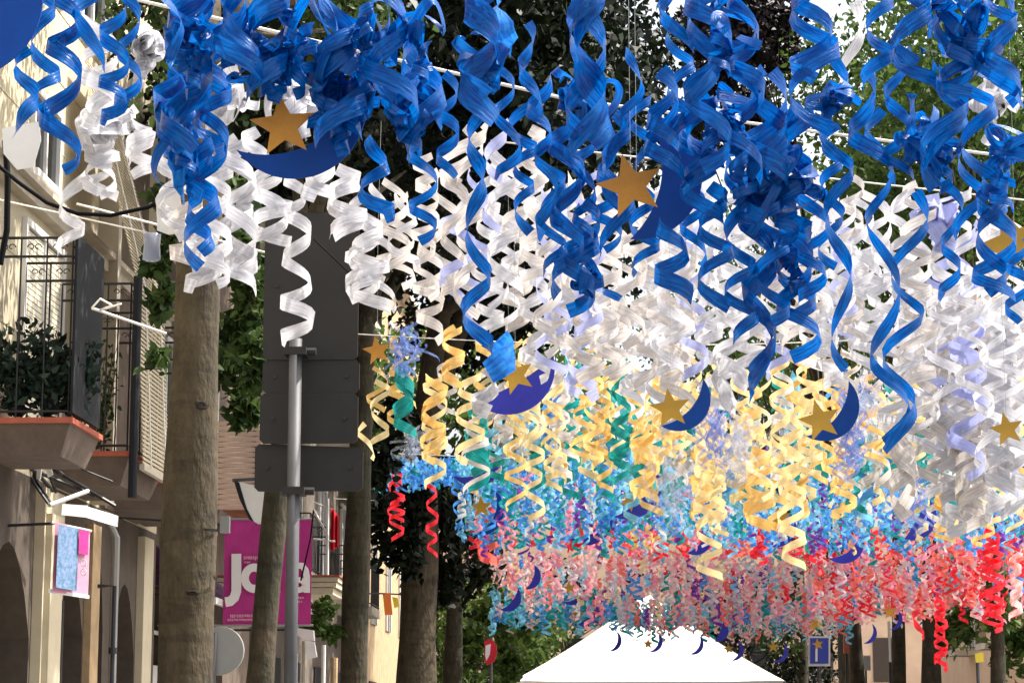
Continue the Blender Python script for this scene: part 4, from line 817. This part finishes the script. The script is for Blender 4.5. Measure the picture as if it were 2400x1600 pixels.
BL += [(1225, 240, 540, 12.2, 28, 120, 24, 1, 1230, 'blue curl second left of the torn blue knot'), (1290, 330, 640, 12.3, 30, 125, 24, 1, 1300, 'blue curl just left of the torn blue knot'), (1370, 330, 600, 12.2, 30, 120, 24, 1, 1370, 'blue curl hanging into the torn blue knot'),
 (1425, 300, 580, 12.4, 28, 120, 24, 1, 1420, 'blue curl between torn knot and crossed star'), (1720, 380, 800, 12.2, 32, 140, 28, 1, 1745, 'blue curl left of the square tailed one'), (1815, 460, 760, 12.2, 34, 130, 28, 1, 1810, 'blue curl right of the square tailed one'),
 (1905, 420, 700, 12.3, 32, 130, 28, 1, 1900, 'blue curl left of the long one reaching the foil'), (500, 60, 420, 12.1, 40, 150, 36, 2, 490, 'blue curl pair above the nearest trunk'), (425, 120, 430, 12.2, 38, 150, 34, 2, 430, 'blue curl pair left of the nearest trunk top'),
 (2290, 150, 420, 11.9, 38, 160, 30, 1, 2300, 'blue curl right of the shiny blue knot'), (2060, -60, 200, 11.5, 40, 170, 32, 1, 2060, 'blue curl between sky slit and the largest tangle'), (1560, -60, 120, 11.5, 34, 170, 28, 1, 1590, 'blue curl over the dark leaves at top')]
for (px, y0, y1, d, amp, per, wid, n, px2, lab) in BL:
    streamer(px, y0, y1, d, amp, per, wid, 'blue', lab, n if n < 3 else n-1, 'blue plastic streamers nearest the camera', px2)
BT = [ (440, 110, 11.4, 62, 40, 9, 'blue ribbon tangle high above the nearest trunk'), (410, 300, 11.9, 62, 36, 9, 'round blue ribbon tangle just above the torn blue end'), (560, 70, 11.5, 60, 38, 7, 'loose blue ribbon tangle over the white cord'),
 (700, 80, 11.5, 75, 40, 9, 'blue ribbon tangle above the orange star'), (860, 70, 11.5, 75, 38, 9, 'blue ribbon tangle in the top left mass'), (980, 90, 11.4, 60, 34, 6, 'small blue ribbon tangle beside the black leaves'),
 (830, 230, 11.7, 75, 44, 10, 'big blue ribbon tangle right of the orange star'), (950, 240, 11.7, 75, 44, 10, 'big blue ribbon tangle above the white ribbons left of centre'), (1390, 250, 11.8, 60, 38, 9, 'dense blue knot at the end of the top centre bundle'),
 (1375, 660, 12.3, 52, 34, 7, 'torn blue knot low in the white ribbons at centre'), (1700, 300, 11.8, 75, 38, 10, 'blue knot right of the wide crescent'), (1830, 420, 12, 75, 40, 11, 'big blue knot between the wide crescent and long thin curls'),
 (1760, 420, 12, 60, 36, 8, 'blue knot touching the wide crescent'), (2260, 90, 11.3, 105, 42, 14, 'largest blue tangle at upper right'), (2150, 290, 11.9, 62, 38, 8, 'blue looped knot below the largest tangle'), (2215, 350, 11.9, 60, 34, 7, 'shiny blue knot right of the looped knot'),
 (2360, 360, 12, 62, 32, 7, 'blue tangle at the right edge above the olive star'), (1330, 210, 11.7, 40, 30, 5, 'small blue knot on the white cord'), (1960, 220, 11.9, 46, 36, 7, 'blue bow hanging from the sky slit'), (1700, 60, 11.4, 62, 34, 7, 'blue tangle in the open coil at top'),
 (1150, 130, 11.2, 50, 48, 5, 'broad blue knot in the upper middle bundle'), (1860, 600, 12.4, 44, 34, 6, 'blue knot low between the long curls'), (760, 170, 11.6, 70, 42, 9, 'blue tangle directly right of the orange star'), (640, 150, 11.5, 60, 40, 7, 'blue tangle just above the orange star')]
for (px, py, d, rad, wid, n, lab) in BT: tuft(px, py, d, rad*1.0, wid*.7, 'blue', lab, max(4, int(n*.6)), 'blue ribbon knots')
for (px, y0, y1, d, amp, per, wid, lab) in ((1180, 0, 120, 11.1, 20, 260, 60, 'bright light blue strip folded over the upper middle bundle'), (415, 340, 480, 12, 10, 300, 44, 'flat light blue strip above the nearest trunk'), (1160, 790, 880, 12.6, 40, 180, 60, 'light blue scrap at the foot of the long single curl')):
    streamer(px, y0, y1, d, amp, per, wid, 'sky', lab, 1, 'light blue strips')
# ---------------- white streamers ----------------
WL = [ (240, 230, 460, 13.5, 40, 90, 28, 3, 235, 'white', 'white curl in front of the grey column at left'), (170, 400, 590, 13.6, 36, 120, 28, 1, 165, 'white', 'single white curl over the dark rail cover'),
 (225, 40, 300, 13, 44, 130, 34, 2, 230, 'white', 'white curl behind the blue ones at top left'), (470, 500, 680, 13.6, 44, 75, 34, 2, 475, 'white', 'white coil wrapped before the top of the nearest trunk'),
 (560, 330, 680, 13.8, 40, 130, 34, 2, 560, 'white', 'white curl right of the nearest trunk'), (510, 330, 560, 13.8, 34, 120, 30, 1, 520, 'white', 'thin white curl above the nearest trunk'),
 (690, 420, 805, 14.2, 34, 105, 30, 1, 692, 'white', 'single white curl hanging to the head of the sign post'), (625, 400, 560, 14, 44, 100, 30, 2, 640, 'white', 'white curls under the big blue crescent'),
 (800, 400, 560, 14.5, 46, 110, 30, 2, 820, 'white', 'white curls right of the big blue crescent'), (860, 500, 720, 14.8, 44, 110, 28, 2, 860, 'white', 'white looped curl beside the tall sign board'),
 (1165, 280, 560, 15.2, 34, 150, 26, 1, 1165, 'lilac', 'lilac tinted curl right of the long single blue one'), (1110, 280, 420, 15, 44, 160, 28, 1, 1080, 'cream', 'grey white ribbon crossing the long blue curl'),
 (2120, 1030, 1210, 16, 30, 180, 48, 3, 2115, 'cream', 'wide white tail hanging over the yellow ribbons at right'), (1700, 830, 960, 16, 18, 200, 40, 2, 1700, 'white', 'bright white ribbon tail in the middle of the curtain'),
 (1140, 860, 970, 16, 26, 110, 32, 2, 1140, 'white', 'white ribbon end over the yellow coils left of centre'), (2260, 1000, 1240, 17, 46, 110, 26, 2, 2290, 'cream', 'long white curls low at the right'), (2010, 0, 210, 20, 18, 190, 30, 1, 1990, 'white', 'white strip hanging in the sky slit')]
WL += [(400, 330, 560, 13.7, 34, 100, 28, 2, 405, 'white', 'white curl left of the nearest trunk by the film flap'), (440, 380, 640, 13.9, 36, 95, 30, 2, 440, 'cream', 'warm white curl directly before the nearest trunk'),
 (500, 420, 660, 13.5, 36, 88, 30, 1, 505, 'white', 'white curl before the right side of the nearest trunk'), (600, 300, 420, 13.9, 32, 90, 28, 1, 600, 'white', 'short white curl behind the orange star'), (330, 260, 420, 13.9, 34, 90, 28, 2, 330, 'white', 'short white curl left of the blue bundles'), (750, 380, 470, 14.2, 34, 90, 28, 2, 745, 'white', 'short white curl under the big crescent tip')]
for (px, y0, y1, d, amp, per, wid, n, px2, c, lab) in WL: streamer(px, y0, y1, d, amp, per, wid, c, lab, n, 'white streamers with their own spot', px2)
for (px, py, d, rad, wid, n, c, lab) in ((345, 110, 12.8, 44, 44, 7, 'white', 'shiny white bow at upper left'), (545, 220, 13, 62, 32, 5, 'white', 'bent white ribbons left of the orange star'), (700, 240, 12.6, 60, 40, 5, 'white', 'white scraps behind the orange star'), (230, 290, 13.4, 60, 32, 8, 'white', 'white ribbon knot at left behind the blue curls'), (2320, 240, 13, 44, 40, 5, 'white', 'bright white knot under the largest blue tangle'), (2200, 520, 16, 52, 44, 6, 'lilac', 'lilac white knot under the crossing pair wire')):
    tuft(px, py, d, rad, wid, c, lab, n, 'white ribbon knots', tails=1)
def pick(ws):
    t = rnd.random()*sum(w for _, w in ws)
    for c, w_ in ws:
        t -= w_
        if t <= 0: return c
    return ws[0][0]
ORD = ['', 'second', 'third', 'fourth', 'fifth', 'sixth', 'seventh', 'eighth', 'ninth', 'tenth', 'eleventh', 'twelfth', 'thirteenth', 'fourteenth', 'fifteenth', 'sixteenth', 'seventeenth', 'eighteenth']
def ordn(i, n):
    if i == 0: return 'leftmost'
    if i == n-1: return 'rightmost'
    return ORD[i]+' from left' if i <= n//2 else ORD[n-1-i]+' from right'
LANDM = [(880, 'near the sign boards'), (1050, 'near the long single blue curl'), (1200, 'left of the torn blue knot'), (1400, 'near the torn blue knot'), (1550, 'under the wide crescent'),
    (1660, 'near the square ended blue curl'), (1780, 'near the square tailed blue curl'), (1900, 'between two long blue curls'), (2030, 'left of the crossing blue pair'), (2130, 'near the crossing blue pair'), (2240, 'right of the crossing blue pair'), (2360, 'under the olive gold star')]
def curtain(n, x0, x1, d0, d1, ytop, ybot, amp, per, wid, cols, lab, group, ns=(1, 2)):
    """streamers hung at even spacing along a wire; ytop and ybot give heights as functions of px"""
    for i in range(n):
        px = x0+(x1-x0)*(i+rnd.uniform(.1, .9))/n; d = rnd.uniform(d0, d1); yt = ytop(px)+rnd.uniform(-50, 40); yb = ybot(px)+rnd.gauss(0, 55); k = d0/d
        c = pick(cols); lm = min(LANDM, key=lambda q: abs(q[0]-px))[1]
        streamer(px, yt, max(yb, yt+90), d, amp*rnd.uniform(.8, 1.3)*k, per*rnd.uniform(.85, 1.35)*k, wid*rnd.uniform(.85, 1.2)*k, c, lab.replace('COL', CNAME[c])+' '+lm+', '+ordn(i, n), rnd.choice(ns), group)
yt = lambda p: np.interp(p, [820, 1000, 1200, 1600, 1900, 2400], [430, 400, 400, 455, 430, 480])
yb = lambda p: np.interp(p, [820, 1050, 1250, 1450, 1700, 1900, 1990, 2100, 2200, 2400], [670, 730, 800, 845, 880, 815, 740, 940, 1060, 1040])
WC = (('white', 8), ('cream', 4), ('lilac', 1.3))
curtain(31, 830, 2400, 15.5, 16.2, yt, lambda p: yb(p)-40, 33, 104, 19, WC, 'COL curl in front pale row', 'front row of the pale curtain', (1,))
curtain(29, 850, 2400, 16.6, 17.4, lambda p: yt(p)+20, yb, 33, 98, 20, WC, 'COL curl in second pale row', 'second row of the pale curtain', (1,))
curtain(22, 1200, 2400, 18, 18.8, lambda p: yt(p)+60, lambda p: yb(p)+30, 36, 92, 24, WC, 'COL curl in third pale row', 'back row of the pale curtain', (1, 2))
curtain(8, 2150, 2400, 16.4, 17.5, lambda p: yt(p)+250, lambda p: 1150, 36, 95, 25, WC, 'COL curl in long pale group', 'long pale group at the right', (1, 2, 2))
curtain(5, 1040, 1300, 14.8, 15.4, lambda p: 330, lambda p: 640, 34, 120, 24, WC, 'high hanging COL curl', 'pale curls beside the long blue one', (1,))
# ---------------- yellow / teal streamers ----------------
YC = (('yellow', 7), ('pale', 5), ('teal', 1.6), ('cream', 1))
YL = [(1660, 960, 1350, 26, 32, 88, 17, 2, 'pale', 'longest yellow curl, hanging low over the pink ribbons'), (1860, 960, 1330, 26, 30, 90, 17, 2, 'pale', 'second long yellow curl right of the longest'), (890, 890, 1040, 24, 26, 80, 14, 1, 'pale', 'thin yellow curl right of the sign boards'),
 (1020, 880, 1080, 24, 30, 84, 17, 2, 'yellow', 'yellow curl over the dark leaves left of centre'), (1100, 880, 1080, 24, 32, 80, 17, 1, 'pale', 'yellow curl with a curled foot over the dark leaves'), (860, 990, 1075, 23.5, 18, 110, 13, 1, 'pale', 'pale yellow scrap at the lower corner of the sign boards'),
 (950, 860, 1020, 24, 22, 90, 26, 2, 'teal', 'teal curl among the yellow ones left of centre'), (1120, 960, 1140, 25, 30, 90, 22, 2, 'teal', 'wide teal curl hanging below the yellow coils'), (1060, 770, 900, 23, 30, 84, 17, 2, 'yellow', 'yellow loop just under the white curtain at left'),
 (2215, 1150, 1270, 27, 26, 62, 15, 3, 'yellow', 'bunched yellow curl low at the right'), (1300, 900, 1130, 25, 24, 80, 12, 2, 'pale', 'fine pale yellow curl right of the violet crescent'), (1510, 1000, 1180, 26, 30, 84, 18, 2, 'yellow', 'thick yellow curl left of the tall violet crescent'), (1780, 1050, 1240, 26, 34, 84, 18, 2, 'yellow', 'thick yellow curl between the two longest')]
for (px, y0, y1, d, amp, per, wid, n, c, lab) in YL: streamer(px, y0, y1, d, amp, per, wid, c, lab, n, 'yellow and teal streamers with their own spot')
yb2 = lambda p: np.interp(p, [840, 1000, 1250, 1500, 1700, 1900, 2100, 2400], [960, 1010, 1080, 1130, 1150, 1130, 1160, 1180])
curtain(32, 840, 2400, 24, 25.5, lambda p: 830, lambda p: yb2(p)-20, 24, 66, 13, YC, 'COL curl in front yellow row', 'front row of the yellow band', (1, 1, 2))
curtain(27, 1150, 2400, 26.5, 28.5, lambda p: 880, yb2, 24, 64, 13, YC, 'COL curl in back yellow row', 'back row of the yellow band', (1, 2))
# ---------------- clear foil fringes ----------------
for (px, y0, y1, c, lab) in ((1660, 900, 1120, 'clearblue', 'shredded clear foil fringe right of the middle gold star'), (1990, 870, 1130, 'clearblue', 'shredded clear blue foil fringe right of the second gold star'), (2030, 900, 1000, 'clear', 'clear foil fringe under the long blue curl'), (1560, 1050, 1260, 'clear', 'clear foil fringe near the tall violet crescent'), (960, 760, 900, 'clearblue', 'clear blue foil fringe left of the long single blue curl'), (2140, 1100, 1260, 'clearblue', 'clear blue foil fringe above the chunky violet crescent'), (1730, 960, 1130, 'clear', 'clear foil fringe between the yellow curls'), (970, 1000, 1100, 'clear', 'clear foil fringe below the teal curl')):
    b = Rib(); d = 22 if px != 735 else 15
    if px == 970: d = 26
    for k in range(20):
        a = U(px+rnd.gauss(0, 22), y0+rnd.uniform(-10, 60), d+rnd.uniform(-.15, .15)); e = U(px+rnd.gauss(0, 24), y1-rnd.uniform(0, 90), d+rnd.uniform(-.15, .15)); b.helix(a, e, m_of(12, d), m_of(rnd.uniform(40, 110), d), m_of(7, d), seg=26)
    o = b.build('foil_fringe', [RM[c]]); origin_top(o); tag(o, lab, 'foil fringe', 'clear foil fringes')
# pieces of film and bottle at left
for (pts, d, lab) in (([(5, 300), (92, 285), (96, 330), (78, 392), (40, 398), (8, 360)], 13.6, 'grey white sheet of film hanging at the left edge'), ([(366, 465), (420, 440), (432, 545), (395, 550), (368, 540)], 14, 'pale film flap beside the nearest trunk')):
    b = MB(); b.prism([(U(x, y, d)[0], U(x, y, d)[2]) for x, y in pts], 1, d, d+.004); o = b.build('plastic_sheet', M_['white']); tag(o, lab, 'plastic sheet')
c = U(356, 575, 14); b = MB(); r = m_of(22, 14); b.tube([c+np.array([0, 0, .08]), c+np.array([0, 0, .07]), c, c-np.array([0, 0, .09]), c-np.array([0, 0, .1])], [r*.3, r, r*.9, r, r*.6], 14); o = b.build('plastic_bottle', M_['clearbot'], smooth=True); tag(o, 'clear plastic bottle piece hanging beside the nearest trunk', 'bottle')
# ---------------- red / blue individuals farther on ----------------
for (px, y0, y1, d, amp, per, wid, n, c, lab) in ((930, 1100, 1265, 33, 17, 40, 9, 2, 'red', 'tight red coil over dark leaves, left one'), (1012, 1120, 1305, 33, 13, 52, 10, 1, 'red', 'loose red curl over dark leaves, right one'), (1075, 1090, 1240, 35, 12, 48, 8, 1, 'mid', 'thin blue curl right of the loose red one'),
    (2325, 1240, 1480, 34, 24, 52, 11, 2, 'red', 'thick bright red curl near the right edge'), (2205, 1400, 1570, 40, 15, 44, 10, 2, 'red', 'red curl hanging lowest beside the thick right trunk'), (2150, 1430, 1495, 40, 12, 60, 12, 1, 'red', 'short red hook beside the thick right trunk'), (1140, 1180, 1320, 38, 22, 60, 20, 2, 'coral', 'red bow right of the dark hanging leaves'),
    (1780, 1250, 1320, 38, 20, 44, 9, 2, 'red', 'bright red knot right of the longest yellow curl'), (1500, 1215, 1280, 38, 20, 44, 9, 2, 'red', 'bright red knot below the tall violet crescent'), (2260, 1230, 1330, 38, 22, 50, 10, 2, 'coral', 'coral curl left of the thick bright red one'), (2380, 1290, 1450, 40, 14, 44, 14, 2, 'rose', 'pale pink curl at the right edge'), (1350, 1220, 1290, 38, 20, 60, 18, 2, 'red', 'red curl beside the small gold star below centre')):
    streamer(px, y0, y1, d, amp, per, wid, c, lab, n, 'coloured curls with their own spot farther on')
# ---------------- the rest of the streamers as one mass ----------------
b = Rib(); SK = list(RM)
def mass(n, pxl, pxr, d0, d1, yt, ybf, cols, r, pitch, w, l0=.25, l1=.8, edge=None):
    for i in range(n):
        d = rnd.uniform(d0, d1); px = rnd.uniform(pxl, pxr); y0 = yt(px) if callable(yt) else yt; y1 = ybf(px) if callable(ybf) else ybf
        py = y0+(y1-y0)*rnd.random(); a = U(px, py, d); L = rnd.uniform(l0, l1); e = a.copy(); e[2] -= L; e[0] += rnd.uniform(-.05, .05)
        q = rnd.uniform(.7, 1.3); b.helix(a, e, r*q, pitch*q*rnd.uniform(.8, 1.3), w*rnd.uniform(.8, 1.4), seg=max(8, int(L/(pitch*q)*7)), mi=SK.index(pick(cols)), sway=.08)
# behind the white curtain
mass(22, 1250, 2400, 19.5, 21, 600, lambda p: yb(p)-60, (('cream', 5), ('white', 3), ('clear', 2), ('lilac', 1)), .1, .3, .085, .5, 1.0)
mass(180, 1130, 2400, 28.5, 31, 870, lambda p: yb2(p)-60, (('yellow', 3), ('pale', 3), ('teal', 3.5), ('aqua', 2), ('mid', 2), ('clear', 2), ('cream', 1)), .11, .32, .07, .4, .9)
mass(70, 1180, 2400, 27.5, 30, 900, lambda p: yb2(p)-100, (('cream', 4), ('clear', 2), ('teal', 1.2)), .12, .34, .08, .4, .9)
BB = (('mid', 6), ('aqua', 4), ('teal', 3), ('pink', .7), ('cream', .8), ('yellow', .5), ('purple', .7), ('clear', 1))
mass(1300, 1080, 2400, 34, 41, 1040, 1235, BB, .065, .19, .045, .2, .5)
mass(150, 850, 1100, 34, 36, 1070, 1105, (('mid', 6), ('aqua', 3), ('teal', 1)), .06, .18, .045, .15, .35)
RR = (('red', 5), ('coral', 4), ('teal', 1.5), ('mid', 1.5), ('pink', 2), ('purple', 1), ('white', .5))
mass(330, 1090, 2400, 39, 44, lambda p: 1200+(p-1100)*.03, lambda p: 1262+(p-1100)*.03, RR, .09, .22, .055, .15, .32)
mass(260, 1900, 2400, 42, 47, 1275, 1400, (('red', 5), ('coral', 5), ('pink', 4), ('rose', 3), ('mid', .6), ('white', 1)), .08, .22, .045, .2, .6)
PK = (('rose', 8), ('pink', 5), ('coral', 1.8), ('red', .7), ('aqua', 1.8), ('teal', .7), ('white', 5), ('pale', 1.2), ('purple', 1), ('mid', 1))
pb = lambda p: np.interp(p, [1080, 1150, 1250, 1400, 1600, 1800, 2000, 2400], [1290, 1320, 1400, 1430, 1430, 1440, 1430, 1400])
mass(1350, 1090, 2400, 48, 57, lambda p: 1285, pb, PK, .08, .2, .055, .2, .5)
mass(260, 1150, 1480, 50, 56, 1370, 1440, (('aqua', 5), ('teal', 5), ('mid', 2), ('rose', 1)), .08, .22, .05, .2, .5)
mass(260, 1450, 2000, 50, 56, 1400, 1460, (('aqua', 2), ('teal', 3), ('rose', 3), ('coral', 2), ('white', 1)), .07, .2, .045, .2, .5)
o = b.build('streamer_mass', [RM[k] for k in SK]); tag(o, 'countless small blue, red, pink and yellow curls filling the street toward the marquee', 'streamers', None, 'stuff')
# wires the far rows hang from
for (d, x0, x1, lab) in ((25, -4, 6, 'thin wire above the yellow band'), (36, -5, 9, 'thin wire above the small blue curls'), (44, -5, 10, 'thin wire above the red curls'), (54, -5, 11.5, 'thin wire above the pink curls')):
    b2 = MB(); b2.tube([(x0+(x1-x0)*i/20, d, 6.05-.25*math.sin(i/20*math.pi)) for i in range(21)], .006, 5); o = b2.build('cable', M_['cord']); tag(o, lab, 'cable')
